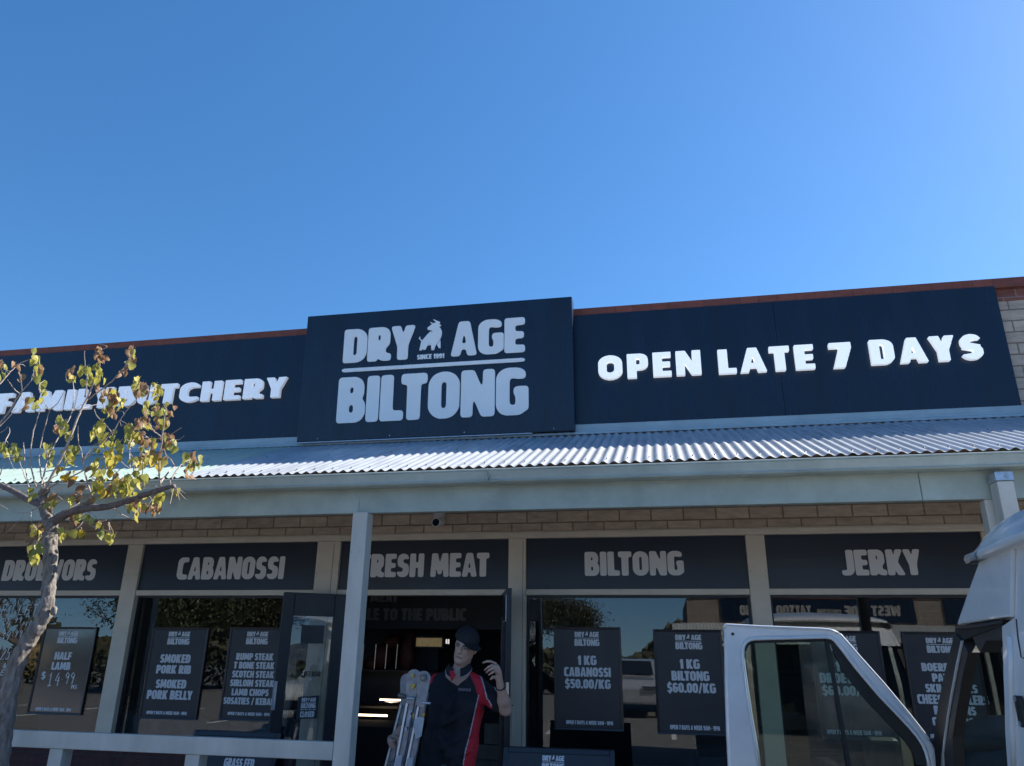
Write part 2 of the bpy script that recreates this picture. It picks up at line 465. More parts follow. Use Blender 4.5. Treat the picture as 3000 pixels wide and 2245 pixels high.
M['carglass'] = mat('car_window_tint', (0.02, 0.025, 0.03), 0.06, spec=0.8)
M['tyre'] = mat('tyre_rubber', (0.02, 0.02, 0.02), 0.8)
M['opp_wall'] = brick_mat('opposite_brick', (0.30, 0.24, 0.19), (0.24, 0.19, 0.15), (0.18, 0.14, 0.11), 0.297, 0.1125, 0.014)
M['opp_roof'] = mat('opposite_roofing', (0.50, 0.50, 0.46), 0.5, var=0.1)
M['paper_wh'] = mat('white_paper', (0.7, 0.7, 0.7), 0.7)


# ------------------------------------------------------------------ lettering
def rr(x0, y0, x1, y1, r, n=7, rs=None):
    """rounded rectangle polygon; rs = radii bl, br, tr, tl"""
    rs = rs or (r, r, r, r)
    pts = []
    for (cx, cy, a0, rad, sx, sy) in ((x0, y0, 180, rs[0], 1, 1), (x1, y0, 270, rs[1], -1, 1), (x1, y1, 0, rs[2], -1, -1), (x0, y1, 90, rs[3], 1, -1)):
        if rad <= 0: pts.append((cx, cy)); continue
        ox, oy = cx + sx * rad, cy + sy * rad
        for k in range(n + 1):
            a = math.radians(a0 + 90 * k / n)
            pts.append((ox + rad * math.cos(a), oy + rad * math.sin(a)))
    return pts


def rect(x0, y0, x1, y1): return [(x0, y0), (x1, y0), (x1, y1), (x0, y1)]


def glyph_ops(fat):
    s = 0.27
    R = 0.5 if fat else 0.24
    G = {}
    G['A'] = (0.68, [('+', [(0, 0), (.20, 1), (.48, 1), (.68, 0), (.44, 0), (.405, .19), (.275, .19), (.24, 0)]), ('-', [(.27, .35), (.34, .76), (.41, .35)])])
    G['B'] = (0.61, [('+', rr(0, .46, .57, 1, 0, rs=(0, .18, .22, .03))), ('+', rr(0, 0, .61, .55, 0, rs=(.03, .22, .2, 0))), ('-', rr(.255, .615, .35, .81, .05)), ('-', rr(.255, .19, .37, .41, .05)), ('-', [(.64, .60), (.50, .515), (.64, .47)])])
    C_ = [('+', rr(0, 0, .60, 1, R if not fat else .42)), ('-', rr(.265, .21, .48, .79, .1)), ('-', rect(.36, .37, .70, .66)), ('-', rect(.46, .30, .56, .74))]
    G['C'] = (0.56, [('+', rr(0, 0, .70, 1, R if not fat else .40)), ('-', rr(.27, .21, .80, .79, .10)), ('-', rect(.56, -.1, .80, 1.1))])
    G['D'] = (0.64, [('+', rr(0, 0, .64, 1, 0, rs=(.02, .30, .30, .02))), ('-', rr(.26, .20, .375, .80, .05, rs=(.02, .06, .06, .02)))])
    G['E'] = (0.52, [('+', rect(0, 0, s, 1)), ('+', rect(0, .79, .52, 1)), ('+', rect(0, .40, .49, .60)), ('+', rect(0, 0, .52, .21))])
    G['F'] = (0.51, [('+', rect(0, 0, s, 1)), ('+', rect(0, .79, .51, 1)), ('+', rect(0, .37, .47, .58))])
    G['G'] = (0.65, [('+', rr(0, 0, .65, 1, R if not fat else .36)), ('-', rr(.265, .20, .40, .80, .06)), ('-', rect(.36, .60, .80, .77)), ('-', rect(.60, .60, .8, 1.1)), ('+', rect(.37, .10, .65, .585)), ('-', rect(.33, .20, .41, .42))])
    G['H'] = (0.66, [('+', rect(0, 0, .26, 1)), ('+', rect(.40, 0, .66, 1)), ('+', rect(.1, .40, .55, .61))])
    G['I'] = (0.27, [('+', rect(0, 0, .27, 1))])
    G['J'] = (0.47, [('+', rect(.19, .2, .47, 1)), ('+', rr(-.02, 0, .47, .4, 0, rs=(.08, .24, 0, 0))), ('-', rect(-.1, .20, .19, .6))])
    G['K'] = (0.67, [('+', rect(0, 0, .26, 1)), ('+', [(.22, .42), (.38, 1), (.65, 1), (.42, .52), (.67, 0), (.385, 0), (.22, .42)])])
    G['L'] = (0.50, [('+', rect(0, 0, s, 1)), ('+', rect(0, 0, .50, .21))])
    G['M'] = (0.84, [('+', [(0, 0), (.05, 1), (.31, 1), (.42, .52), (.53, 1), (.79, 1), (.84, 0), (.61, 0), (.585, .55), (.50, .12), (.34, .12), (.255, .55), (.23, 0)])])
    G['N'] = (0.70, [('+', rect(0, 0, .245, 1)), ('+', rect(.455, 0, .70, 1)), ('+', [(.03, 1), (.27, 1), (.67, 0), (.43, 0)])])
    G['O'] = (0.66, [('+', rr(0, 0, .66, 1, .30 if not fat else .33)), ('-', rr(.265, .20, .395, .80, .055) if not fat else rr(.23, .28, .43, .72, .1))])
    G['P'] = (0.60, [('+', rect(0, 0, s, 1)), ('+', rr(0, .33, .60, 1, 0, rs=(0, .24, .24, 0))), ('-', rr(.26, .55, .36, .80, .04))])
    G['R'] = (0.64, [('+', rect(0, 0, s, 1)), ('+', rr(0, .36, .60, 1, 0, rs=(0, .20, .22, 0))), ('+', [(.25, .42), (.48, .42), (.50, .22), (.64, .20), (.64, 0), (.46, 0), (.33, .04), (.25, .36)]), ('-', rr(.26, .58, .35, .81, .04))])
    G['S'] = (0.56, [('+', rr(.02, .40, .55, 1, .24)), ('+', rr(0, 0, .56, .60, .24)), ('-', [(.28, .62), (.62, .50), (.62, .76), (.34, .79), (.27, .72)]), ('-', [(.29, .39), (-.1, .52), (-.1, .24), (.23, .21), (.30, .28)])])
    G['T'] = (0.56, [('+', rect(0, .78, .56, 1)), ('+', rect(.145, 0, .415, 1))])
    G['U'] = (0.65, [('+', rr(0, 0, .65, 1, 0, rs=(.26, .26, 0, 0))), ('-', rr(.26, .20, .39, 1.2, 0, rs=(.06, .06, 0, 0)))])
    G['V'] = (0.66, [('+', [(0, 1), (.25, 1), (.33, .40), (.41, 1), (.66, 1), (.46, 0), (.20, 0)])])
    G['W'] = (0.90, [('+', [(0, 1), (.24, 1), (.28, .42), (.35, .90), (.55, .90), (.62, .42), (.66, 1), (.90, 1), (.79, 0), (.54, 0), (.45, .5), (.36, 0), (.11, 0)])])
    G['X'] = (0.66, [('+', [(0, 1), (.26, 1), (.66, 0), (.40, 0)]), ('+', [(.40, 1), (.66, 1), (.26, 0), (0, 0)])])
    G['Y'] = (0.66, [('+', [(0, 1), (.26, 1), (.33, .68), (.40, 1), (.66, 1), (.47, .40), (.47, 0), (.19, 0), (.19, .40)])])
    G['0'] = (0.58, [('+', rr(0, 0, .58, 1, .27)), ('-', rr(.235, .20, .345, .80, .05))])
    G['1'] = (0.38, [('+', rect(.12, 0, .38, 1)), ('+', [(.0, .70), (.16, 1), (.38, 1), (.38, .80), (.12, .74), (.07, .64)])])
    G['2'] = (0.55, [('+', rr(0, .42, .55, 1, .24)), ('-', rr(-.1, .60, .30, .79, .05)), ('-', rect(-.1, .42, .26, .66)), ('+', [(.29, .62), (.55, .62), (.28, .21), (0, .0), (0, .2)]), ('+', rect(0, 0, .55, .21))])
    G['4'] = (0.60, [('+', [(.26, 1), (.50, 1), (.50, .38), (.60, .38), (.60, .19), (.50, .19), (.50, 0), (.26, 0), (.26, .19), (0, .19), (0, .36)]), ('-', [(.26, .38), (.19, .38), (.26, .62)])])
    G['5'] = (0.55, [('+', rr(0, 0, .55, .66, .22)), ('+', rect(.03, .45, .26, 1)), ('+', rect(.03, .80, .52, 1)), ('-', rr(-.1, .19, .30, .46, .05))])
    G['6'] = (0.57, [('+', rr(0, 0, .57, 1, .26)), ('-', rr(.24, .18, .335, .43, .04)), ('-', rr(.24, .62, .75, .78, .03)), ('-', rect(.30, .60, .75, .66))])
    G['7'] = (0.54, [('+', rect(0, .79, .54, 1)), ('+', [(.26, .90), (.54, .90), (.54, .78), (.34, 0), (.06, 0)])])
    G['8'] = (0.57, [('+', rr(.02, .44, .55, 1, .24)), ('+', rr(0, 0, .57, .57, .25)), ('-', rr(.235, .62, .335, .82, .045)), ('-', rr(.235, .18, .335, .40, .045))])
    G['9'] = (0.57, [('+', rr(0, 0, .57, 1, .26)), ('-', rr(.235, .57, .335, .82, .04)), ('-', rr(-.2, .20, .33, .37, .03)), ('-', rect(-.2, .33, .27, .40))])
    G['3'] = (0.56, [('+', rr(0, .42, .54, 1, .22)), ('+', rr(0, 0, .56, .58, .24)), ('-', rr(-.1, .60, .29, .80, .04)), ('-', rr(-.1, .19, .30, .41, .04)), ('-', rect(-.1, .32, .12, .70))])
    G['$'] = (0.56, list(G['S'][1]) + [('+', rect(.20, .94, .36, 1.12)), ('+', rect(.20, -.12, .36, .06))])
    G['/'] = (0.46, [('+', [(0, -.05), (.18, -.05), (.46, 1.05), (.28, 1.05)])])
    G['-'] = (0.34, [('+', rect(0, .38, .34, .55))])
    G['.'] = (0.24, [('+', rect(0, 0, .24, .23))])
    G['&'] = (0.6, [('+', rr(0, 0, .5, .6, .22)), ('+', rr(.05, .45, .45, 1, .2)), ('+', [(.3, .4), (.6, 0), (.4, 0), (.2, .3)])])
    if fat:
        G['O'] = (0.70, [('+', rr(0, 0, .70, 1, .35)), ('-', rr(.24, .27, .46, .73, .11))])
        G['C'] = (0.62, [('+', rr(0, 0, .70, 1, .35)), ('-', rr(.25, .26, .9, .74, .2)), ('-', [(.62, -.1), (.9, -.1), (.9, 1.1), (.62, 1.1)])])
        G['S'] = (0.56, [('+', rr(.02, .40, .55, 1, .26)), ('+', rr(0, 0, .56, .60, .27)), ('-', [(.25, .66), (.62, .52), (.62, .80), (.38, .77), (.27, .74)]), ('-', [(.31, .36), (-.1, .50), (-.1, .18), (.20, .23), (.30, .26)])])
        G['A'] = (0.74, [('+', [(0, 0), (.24, 1), (.50, 1), (.74, 0), (.50, 0), (.46, .18), (.28, .18), (.24, 0)]), ('-', [(.315, .38), (.37, .64), (.425, .38)])])
    return G


GH = 72
LV = 0.40


def contour(F, LV):
    """closed 0.5-level contours of field F (marching squares)"""
    H, W = F.shape
    B = F > LV
    act = np.argwhere((B[:-1, :-1] != B[1:, :-1]) | (B[:-1, :-1] != B[:-1, 1:]) | (B[:-1, :-1] != B[1:, 1:]))
    link, pos = {}, {}

    def cross(j0, i0, j1, i1):
        k = (j0, i0, j1, i1)
        if k not in pos:
            a, b = F[j0, i0], F[j1, i1]
            t = (LV - a) / (b - a)
            pos[k] = (i0 + t * (i1 - i0), j0 + t * (j1 - j0))
        return k
    for j, i in act:
        e = []
        if B[j, i] != B[j, i + 1]: e.append(cross(j, i, j, i + 1))
        if B[j, i + 1] != B[j + 1, i + 1]: e.append(cross(j, i + 1, j + 1, i + 1))
        if B[j + 1, i] != B[j + 1, i + 1]: e.append(cross(j + 1, i, j + 1, i + 1))
        if B[j, i] != B[j + 1, i]: e.append(cross(j, i, j + 1, i))
        for q in range(0, len(e) - 1, 2):
            link.setdefault(e[q], []).append(e[q + 1]); link.setdefault(e[q + 1], []).append(e[q])
    loops, seen = [], set()
    for st in list(link):
        if st in seen: continue
        lp, cur, prev = [], st, None
        while cur not in seen:
            seen.add(cur); lp.append(pos[cur])
            nx = [k for k in link[cur] if k != prev and k not in seen]
            if not nx: break
            prev, cur = cur, nx[0]
        if len(lp) > 5: loops.append(lp)
    return loops


def rdp(pts, tol):
    pts = [np.array(p) for p in pts]

    def rec(a, b):
        A, Bp = pts[a], pts[b]
        d = Bp - A; L = np.hypot(*d)
        best, bi = 0, -1
        for k in range(a + 1, b):
            q = pts[k] - A
            h = abs(d[0] * q[1] - d[1] * q[0]) / L if L > 1e-9 else np.hypot(*q)
            if h > best: best, bi = h, k
        if best > tol and bi > 0: return rec(a, bi) + rec(bi, b)[1:]
        return [a, b]
    n = len(pts)
    far = max(range(n), key=lambda k: np.hypot(*(pts[k] - pts[0])))
    pts.append(pts[0])
    idx = rec(0, far) + rec(far, n)[1:-1]
    return [tuple(pts[k]) for k in idx]


def glyph_loops(ops, wd, sx, sig):
    pad = 0.22
    W = int((wd * sx + 2 * pad) * GH); H = int((1 + 2 * pad) * GH)
    xs = (np.arange(W) + .5) / GH - pad; ys = (np.arange(H) + .5) / GH - pad
    X, Y = np.meshgrid(xs, ys)
    A = np.zeros((H, W), bool)
    for sgn, poly in ops:
        ins = np.zeros((H, W), bool)
        n = len(poly)
        for k in range(n):
            x0, y0 = poly[k][0] * sx, poly[k][1]; x1, y1 = poly[(k + 1) % n][0] * sx, poly[(k + 1) % n][1]
            if abs(y1 - y0) < 1e-12: continue
            c = ((y0 > Y) != (y1 > Y)) & (X < (x1 - x0) * (Y - y0) / (y1 - y0) + x0)
            ins ^= c
        A = (A | ins) if sgn == '+' else (A & ~ins)
    F = A.astype(float)
    r = int(3 * sig) + 1
    kx = np.exp(-0.5 * (np.arange(-r, r + 1) / sig) ** 2); kx /= kx.sum()
    F = np.apply_along_axis(lambda v: np.convolve(v, kx, 'same'), 0, F)
    F = np.apply_along_axis(lambda v: np.convolve(v, kx, 'same'), 1, F)
    out = []
    for lp in contour(F, 0.55 if sx > 1 else 0.40):
        lp = rdp(lp, 0.16)
        out.append([((x + .5) / GH - pad, (y + .5) / GH - pad) for x, y in lp])
    return out


FONTS = {}


def glyph(ch, fat):
    k = (ch, fat)
    if k not in FONTS:
        wd, ops = GOPS[fat][ch]
        sx = 1.5 if fat else 1.0
        FONTS[k] = (wd * sx, glyph_loops(ops, wd, sx, 1.0 if fat else 2.6))
    return FONTS[k]


GOPS = {False: glyph_ops(False), True: glyph_ops(True)}


def text_loops(s, fat=False, track=0.05, space=0.28):
    x, out = 0.0, []
    for n_, ch in enumerate(s):
        if ch == ' ': x += space; continue
        wd, lps = glyph(ch, fat)
        pr = s[n_ - 1] if n_ else ' '
        if pr + ch in ('LT', 'LY', 'TA', 'AT', 'AY', 'RY', 'KY', 'PA', 'FA', 'LA', '7 '): x -= .09 if pr == 'L' and ch in 'TY' else .05
        out += [[(px + x, py) for px, py in lp] for lp in lps]
        x += wd + track
    return out, x - track


def fit(loops, wid, x0, x1, z0, z1):
    return [[(x0 + px / wid * (x1 - x0), z0 + py * (z1 - z0)) for px, py in lp] for lp in loops]


BULL = [(68, 840), (95, 770), (120, 788), (110, 838), (170, 888), (185, 890), (345, 705), (452, 610), (490, 665), (492, 635), (462, 590), (380, 575), (340, 555), (330, 530), (332, 490), (350, 480), (470, 390), (415, 322), (428, 312), (510, 362), (600, 335), (500, 240), (515, 230), (640, 290), (725, 330), (732, 355), (695, 402), (740, 415), (768, 458), (745, 475), (700, 478), (760, 560), (795, 640), (802, 690), (790, 790), (745, 920), (690, 1000), (630, 1065), (600, 1130), (570, 1235), (560, 1243), (490, 1243), (478, 1225), (465, 1070), (340, 1085), (345, 1110), (320, 1150), (295, 1215), (225, 1215), (208, 1180), (175, 1228), (105, 1225), (100, 1210), (150, 920)]
BULL2 = [(752, 935), (760, 965), (772, 1190), (712, 1190), (648, 1068), (700, 1008)]


def logo_loops(x0, x1, z0, z1, since=True):
    """the shop's lock-up: DRY (bull) AGE / rule / BILTONG in the given box"""
    W, H = x1 - x0, z1 - z0
    out = []
    hb, hr0, hr1, ht = 0.475, 0.535, 0.575, 0.635

    def put(txt, a, b, c, d, track=0.035):
        l, wd = text_loops(txt, track=track)
        out.extend(fit(l, wd, x0 + a * W, x0 + b * W, z0 + c * H, z0 + d * H))
    put('BILTONG', 0, 1, 0, hb)
    put('DRY', 0.012, 0.405, ht, 1)
    put('AGE', 0.60, 0.985, ht, 1)
    out.append([(x0 + px * W, z0 + pz * H) for px, pz in rr(0.01, hr0, 0.985, hr1, 0.018)])
    if since:
        put('SINCE 1991', 0.42, 0.565, 0.625, 0.675, track=0.05)
    for poly in (BULL, BULL2):
        out.append([(x0 + (0.425 + (px - 68) / 735 * 0.125) * W, z0 + (0.715 + (1243 - py) / 1013 * 0.335) * H) for px, py in poly])
    return out


def letter_mesh(name, loops, Y, depth, material, parent, bevel=0.0, yfun=None, mirror=False, facing=-1):
    """flat-filled, extruded lettering standing on the plane Y (front face depth in front of it)"""
    cu = bpy.data.curves.new('tmp', 'CURVE')
    cu.dimensions = '2D'; cu.fill_mode = 'BOTH'
    cu.extrude = max(depth / 2 - bevel, 0.0002); cu.bevel_depth = bevel; cu.bevel_resolution = 1
    if bevel: cu.offset = -bevel
    for lp in loops:
        sp = cu.splines.new('POLY')
        sp.points.add(len(lp) - 1)
        sp.points.foreach_set('co', [c for p in lp for c in (p[0], p[1], 0, 1)])
        sp.use_cyclic_u = True
    ob = bpy.data.objects.new('tmp', cu)
    me = bpy.data.meshes.new_from_object(ob)
    bpy.data.objects.remove(ob); bpy.data.curves.remove(cu)
    me.name = name
    n = len(me.vertices)
    co = np.zeros(n * 3); me.vertices.foreach_get('co', co); co = co.reshape(-1, 3)
    o0 = wloc(parent) if parent else Vector((0, 0, 0))
    new = np.zeros_like(co)
    new[:, 0] = co[:, 0]; new[:, 2] = co[:, 1]
    yy = np.full(n, Y) if yfun is None else yfun(co[:, 1])
    new[:, 1] = yy + facing * (depth / 2 + co[:, 2])
    new -= np.array(o0)
    me.vertices.foreach_set('co', new.reshape(-1))
    me.materials.clear(); me.materials.append(material)
    bm = bmesh.new(); bm.from_mesh(me); bmesh.ops.remove_doubles(bm, verts=bm.verts, dist=1e-5)
    bmesh.ops.recalc_face_normals(bm, faces=bm.faces); bm.to_mesh(me); bm.free()
    me.update()
    o = bpy.data.objects.new(name, me)
    COL.objects.link(o)
    if parent: o.parent = parent
    return o


# single-stroke handwriting
HAND = {'F': [[(0, 0), (.05, 1), (.5, 1)], [(.03, .5), (.4, .52)]], 'I': [[(.1, 0), (.12, .95)]], 'L': [[(.05, 1), (0, 0), (.45, .03)]],
        'E': [[(.45, 1), (.05, .97), (0, 0), (.45, .05)], [(.03, .5), (.38, .52)]], 'T': [[(0, 1), (.6, 1.02)], [(.3, 1), (.27, 0)]],
        '3': [[(.02, .9), (.25, 1), (.45, .8), (.2, .55), (.48, .3), (.25, 0), (0, .1)]], '4': [[(.3, 1), (0, .4), (.5, .42)], [(.4, .7), (.36, 0)]],
        '9': [[(.45, .75), (.2, .5), (.02, .75), (.22, 1), (.45, .8), (.3, 0)]], '5': [[(.45, 1), (.08, 1), (.04, .58), (.35, .6), (.45, .25), (.2, 0), (0, .1)]],
        '2': [[(.02, .8), (.22, 1), (.45, .8), (.3, .45), (0, 0), (.5, .02)]], '1': [[(.05, .75), (.25, 1), (.24, 0)], [(0, 0), (.5, .02)]],
        '.': [[(.1, .0), (.14, .08)]], 'P': [[(0, 0), (.04, 1), (.4, .9), (.35, .5), (.03, .45)]], 'K': [[(.02, 1), (0, 0)], [(.42, 1), (.03, .5), (.45, 0)]],
        'G': [[(.45, .85), (.2, 1), (0, .5), (.2, 0), (.45, .15), (.45, .45), (.25, .45)]], '$': [[(.42, .85), (.2, 1), (.03, .75), (.4, .35), (.2, 0), (0, .15)], [(.22, 1.15), (.2, -.15)]],
        '&': [[(.45, 0), (.08, .75), (.2, 1), (.33, .8), (.02, .25), (.2, 0), (.45, .4)]], 'J': [[(.3, 1), (.3, .2), (.1, 0), (0, .2)]], '7': [[(0, 1), (.45, 1), (.15, 0)]]}


def hand_text(mb, s, x0, z0, h, wch, Y, r, slant=0.0):
    x = x0
    for ch in s:
        if ch == ' ': x += wch * .6; continue
        for st in HAND[ch]:
            pts = [Vector((x + px * wch + slant * py * h, Y, z0 + py * h)) for px, py in st]
            mb.tube(pts, r, 5, flat=0.4)
        x += wch * (.40 if ch in 'I.' else .72)


# ------------------------------------------------------------------ setting: ground, paths
g = MB(); g.grid(lambda u, v: (-400 + 800 * u, -400 + 800 * v, 0), 8, 8)
tag(g.build('ground', M['asphalt']), kind='structure')
g = MB(); g.box(-40, 40, 4.95, 7.17, 0.004, 0.13)
tag(g.build('footpath', M['paving']), kind='structure')
g = MB(); g.box(-40, 40, 4.80, 4.945, 0.004, 0.134)
tag(g.build('kerb', M['kerb'], bevel=0.015), kind='structure')
g = MB(); g.box(-40, -0.9, 3.6, 4.795, 0.004, 0.11)
tag(g.build('garden_bed', M['bark_far']), kind='structure')
g = MB()
for k in range(-8, 9):
    g.box(-2.6 * k - .05, -2.6 * k + .05, -6.5, -2.5, 0.004, 0.008)
tag(g.build('parking_lines', M['line']), kind='structure')

# ------------------------------------------------------------------ shop building
YW = 7.2                                          # front face of the shop wall
YG = 7.27                                         # glass
Z_HEAD = 2.716
bld = empty('shop_building', (-2.0, YW, 0), 'brick shop building with red brick coping, cream window frames and dark interior', 'building')
XL, XR = -11.0, 9.0
xs_panel = []
for a, b in ((-110, 356), (400, 920), (988, 1489.5), (1540.6, 2196.7), (2254, 2905)):
    xs_panel.append((PY(a, 1733, YW).x, PY(b, 1730, YW).x))
Z_PB = PY(1541, 1727, YW).z                      # bottom of the transom panels
Z_PT = PY(1542, 1578, YW).z                      # top of them
Z_TB = PY(1541, 1744, YW).z                      # underside of the transom bar
Z_SILL = 0.74                                    # left windows
Z_SILR = 0.50                                    # right windows
SILL = lambda i: Z_SILL if i < 2 else Z_SILR
XF0, XF1 = xs_panel[0][0] - 0.10, xs_panel[4][1] + 0.12   # the shopfront opening
mb = MB()
mb.box(XL, XR, YW, YW + .30, Z_HEAD + .002, 4.80)
mb.box(XL, XF0, YW, YW + .30, 0, Z_HEAD)
mb.box(XF1, XR, YW, YW + .30, 0, Z_HEAD)
mb.box(XL, XL + .3, YW + .302, 16, 0, 4.4); mb.box(XR - .3, XR, YW + .302, 16, 0, 4.4); mb.box(XL + .302, XR - .302, 15.7, 16, 0, 4.4)
mb.build('brick_wall', M['brick'], bld)
mb = MB(); mb.box(XL, XR, YW - .004, YW + .30, 4.802, 4.922)
mb.build('red_brick_course', M['brick_red'], bld)
mb = MB(); mb.box(XL, XR, YW - .055, YW + .32, 4.924, 5.02)
mb.build('coping', M['cap'], bld, bevel=0.006)
mb = MB(); mb.box(XL + .3, XR - .3, YW + .302, 15.7, 4.0, 4.1)
mb.build('roof', M['roof_zinc'], bld)
mb = MB()
xd0, xd1 = xs_panel[2][0] + 0.0, xs_panel[2][1]
mb.box(XF0, xd0 - .05, YW + .01, YW + .28, 0.0, Z_SILL - .05)
mb.box(xs_panel[3][0] - .10, XF1, YW + .01, YW + .28, 0.0, Z_SILR - .05)
mb.build('base_brickwork', M['brick_base'], bld)
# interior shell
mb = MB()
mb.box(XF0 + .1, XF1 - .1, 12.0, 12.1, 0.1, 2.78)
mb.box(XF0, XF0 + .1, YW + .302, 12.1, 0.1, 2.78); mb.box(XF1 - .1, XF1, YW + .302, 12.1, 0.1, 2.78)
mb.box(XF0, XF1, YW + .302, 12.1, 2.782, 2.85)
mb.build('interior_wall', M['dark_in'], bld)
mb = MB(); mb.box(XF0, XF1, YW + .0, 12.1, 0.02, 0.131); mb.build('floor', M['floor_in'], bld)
# window frames
fr = MB()
D0, D1 = YW - .02, YW + .10


def fbox(x0, x1, z0, z1, d0=D0, d1=D1): fr.box(x0, x1, d0, d1, z0, z1)


fbox(XF0, XF1, Z_PT, Z_HEAD)                                        # head
fr.box(XF0, XF1, D0 - .012, D0 - .002, Z_HEAD - .045, Z_HEAD - .012)          # bead on the head
mull = [(xs_panel[i][1], xs_panel[i + 1][0]) for i in range(4)]
for k, (a, b) in enumerate(mull):
    zb = 0.13 if k in (1, 2) else SILL(k)
    fr.box(a, b, D0, D1, zb, Z_PT - .002)
fr.box(XF0, xs_panel[0][0], D0, D1, Z_SILL, Z_PT - .002); fr.box(xs_panel[4][1], XF1, D0, D1, Z_SILR, Z_PT - .002)
for i, (a, b) in enumerate(xs_panel):
    fr.box(a + .002, b - .002, D0 + .006, D1, Z_TB, Z_PB)
    if i != 2: fr.box(a - .002, b + .002, D0 - .03, D1 + .1, SILL(i) - .048, SILL(i))
fr.build('window_frame', M['beige'], bld, bevel=0.003, seg=1)
for xx in (PY(977, 1650, YW).x, PY(1533, 1650, YW).x):              # joints in the doubled mullions
    jn = MB(); jn.box(xx - .0015, xx + .0015, D0 - .002, D0 + .004, 0.2, Z_PT - .02); jn.build('frame_joint', M['trim'], bld)
# screws on the frames
for a, b in mull:
    for xx in (a + .02, b - .02):
        for zz in (1.75, 2.33):
            q = MB(); q.disc((xx, D0 - .004, zz), (0, 1, 0), .004, .006, 8); q.build('frame_screw', M['steel'], bld)
for i, (a, b) in enumerate(xs_panel):
    if i == 2: continue
    p = MB(); p.box(a + .004, b - .004, YG, YG + .008, SILL(i), Z_TB - .001)
    p.build('window_pane', M['glass'], bld)
# black inner bead beside the glass
for i, (a, b) in enumerate(xs_panel):
    if i == 2: continue
    ib = MB()
    q4 = lambda e: [(a + e, YG - .03, SILL(i) + e), (b - e, YG - .03, SILL(i) + e), (b - e, YG - .03, Z_TB - e), (a + e, YG - .03, Z_TB - e)]
    ib.ringprism(q4(.003), q4(.02), (0, .026, 0))
    ib.build('glazing_bead', M['doorblk'], bld)

q = MB(); q.tube([PY(1585, 1745, 7.45), PY(1588, 1868, 7.45)], .005, 8); q.build('window_rod', M['paper_wh'], bld)

# transom signs --------------------------------------------------------------
T_SPEC = [('DROEWORS', (3, 1690), (283, 1650), (120, 1701), (120, 1640.5), 'dark transom sign lettered DROEWORS half hidden by the tree trunk'),
          ('CABANOSSI', (515, 1690), (833, 1650), (680, 1697), (680, 1632), 'dark transom sign lettered CABANOSSI above the left windows'),
          ('FRESH MEAT', (1052, 1660), (1432, 1660), (1250, 1690), (1250, 1622), 'dark transom sign lettered FRESH MEAT over the open doorway'),
          ('BILTONG', (1713, 1650), (2002, 1650), (1857, 1686), (1857, 1616), 'dark transom sign lettered BILTONG right of the doorway'),
          ('JERKY', (2467, 1650), (2700, 1650), (2590, 1685), (2590, 1610.5), 'dark transom sign lettered JERKY beside the van roof')]
for (txt, pl, pr, pb, pt, lab), (a, b) in zip(T_SPEC, xs_panel):
    t = empty('transom_sign', ((a + b) / 2, YW + .012, Z_PB), lab, 'shop sign', 'transom signs over the shopfront')
    p = MB(); p.box(a + .002, b - .002, YW + .012, YW + .03, Z_PB + .002, Z_PT - .002)
    p.build('sign_panel', M['film'], t)
    l, wd = text_loops(txt)
    x0, x1 = PY(*pl, YW).x, PY(*pr, YW).x
    letter_mesh('lettering', fit(l, wd, x0, x1, PY(*pb, YW).z, PY(*pt, YW).z), YW + .012, .002, M['vinyl'], t)

# ------------------------------------------------------------------ fascia signs
YS = 7.135


def flat_sign(x0, x1, z0, z1, seams, label):
    t = empty('fascia_sign', ((x0 + x1) / 2, YS, z0), label, 'shop sign')
    edges = [x0] + seams + [x1]
    for a, b in zip(edges, edges[1:]):
        p = MB(); p.box(a + .0008, b - .0008, YS, YW - .003, z0, z1)
        p.build('sign_panel', M['navy'], t, bevel=.002, seg=1)
        e = MB(); e.box(a + .05, b - .01, YS - .006, YS + .02, z0 - .008, z0 - .001)
        e.build('edge_trim', M['galv'], t)
    return t


SZ0, SZ1 = PY(1684, 1253, YS).z, PY(1684, 925, YS).z
xsr0, xsr1 = PY(1683, 1100, YS).x, PY(2996, 1197.6, YS).x
xse = PY(2284, 1060, YS).x
SGR = flat_sign(xsr0, xsr1, SZ0, SZ1, [xse], 'long dark fascia sign with raised white letters OPEN LATE 7 DAYS')
xsl1 = PY(885, 1110, YS).x + .05
SGL = flat_sign(-10.4, xsl1, SZ0, SZ1, [-7.9], 'long dark fascia sign with raised white letters FAMILY BUTCHERY behind the tree')
k = .6103


def q6(x, y): return (1650 + k * x, 780 + k * y)


YL = YS - .055
for txt, xa, xb, yb, yt, xm in (('OPEN', 167, 663, 531, 416, 415), ('LATE', 743, 1207, 505, 388, 960), ('7', 1280, 1388, 487, 366, 1330), ('DAYS', 1472, 2017, 458, 338, 1745)):
    l, wd = text_loops(txt, fat=True, track=.20)
    z0, z1 = PY(*q6(xm, yb), YL).z, PY(*q6(xm, yt), YL).z
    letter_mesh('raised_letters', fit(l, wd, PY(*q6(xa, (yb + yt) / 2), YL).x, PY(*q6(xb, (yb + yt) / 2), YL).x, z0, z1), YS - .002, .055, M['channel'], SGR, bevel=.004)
k1 = .42293


def q1(x, y): return (k1 * x, 800 + k1 * y)


for txt, xa, xb, yb, yt, xm in (('FAMILY', -20, 772, 950, 812, 380), ('BUTCHERY', 815, 1975, 888, 752, 1390)):
    l, wd = text_loops(txt, fat=True, track=.16)
    z0, z1 = PY(*q1(xm, yb), YL).z, PY(*q1(xm, yt), YL).z
    letter_mesh('raised_letters', fit(l, wd, PY(*q1(xa, (yb + yt) / 2), YL).x, PY(*q1(xb, (yb + yt) / 2), YL).x, z0, z1), YS - .002, .048, M['channel2'], SGL, bevel=.004)
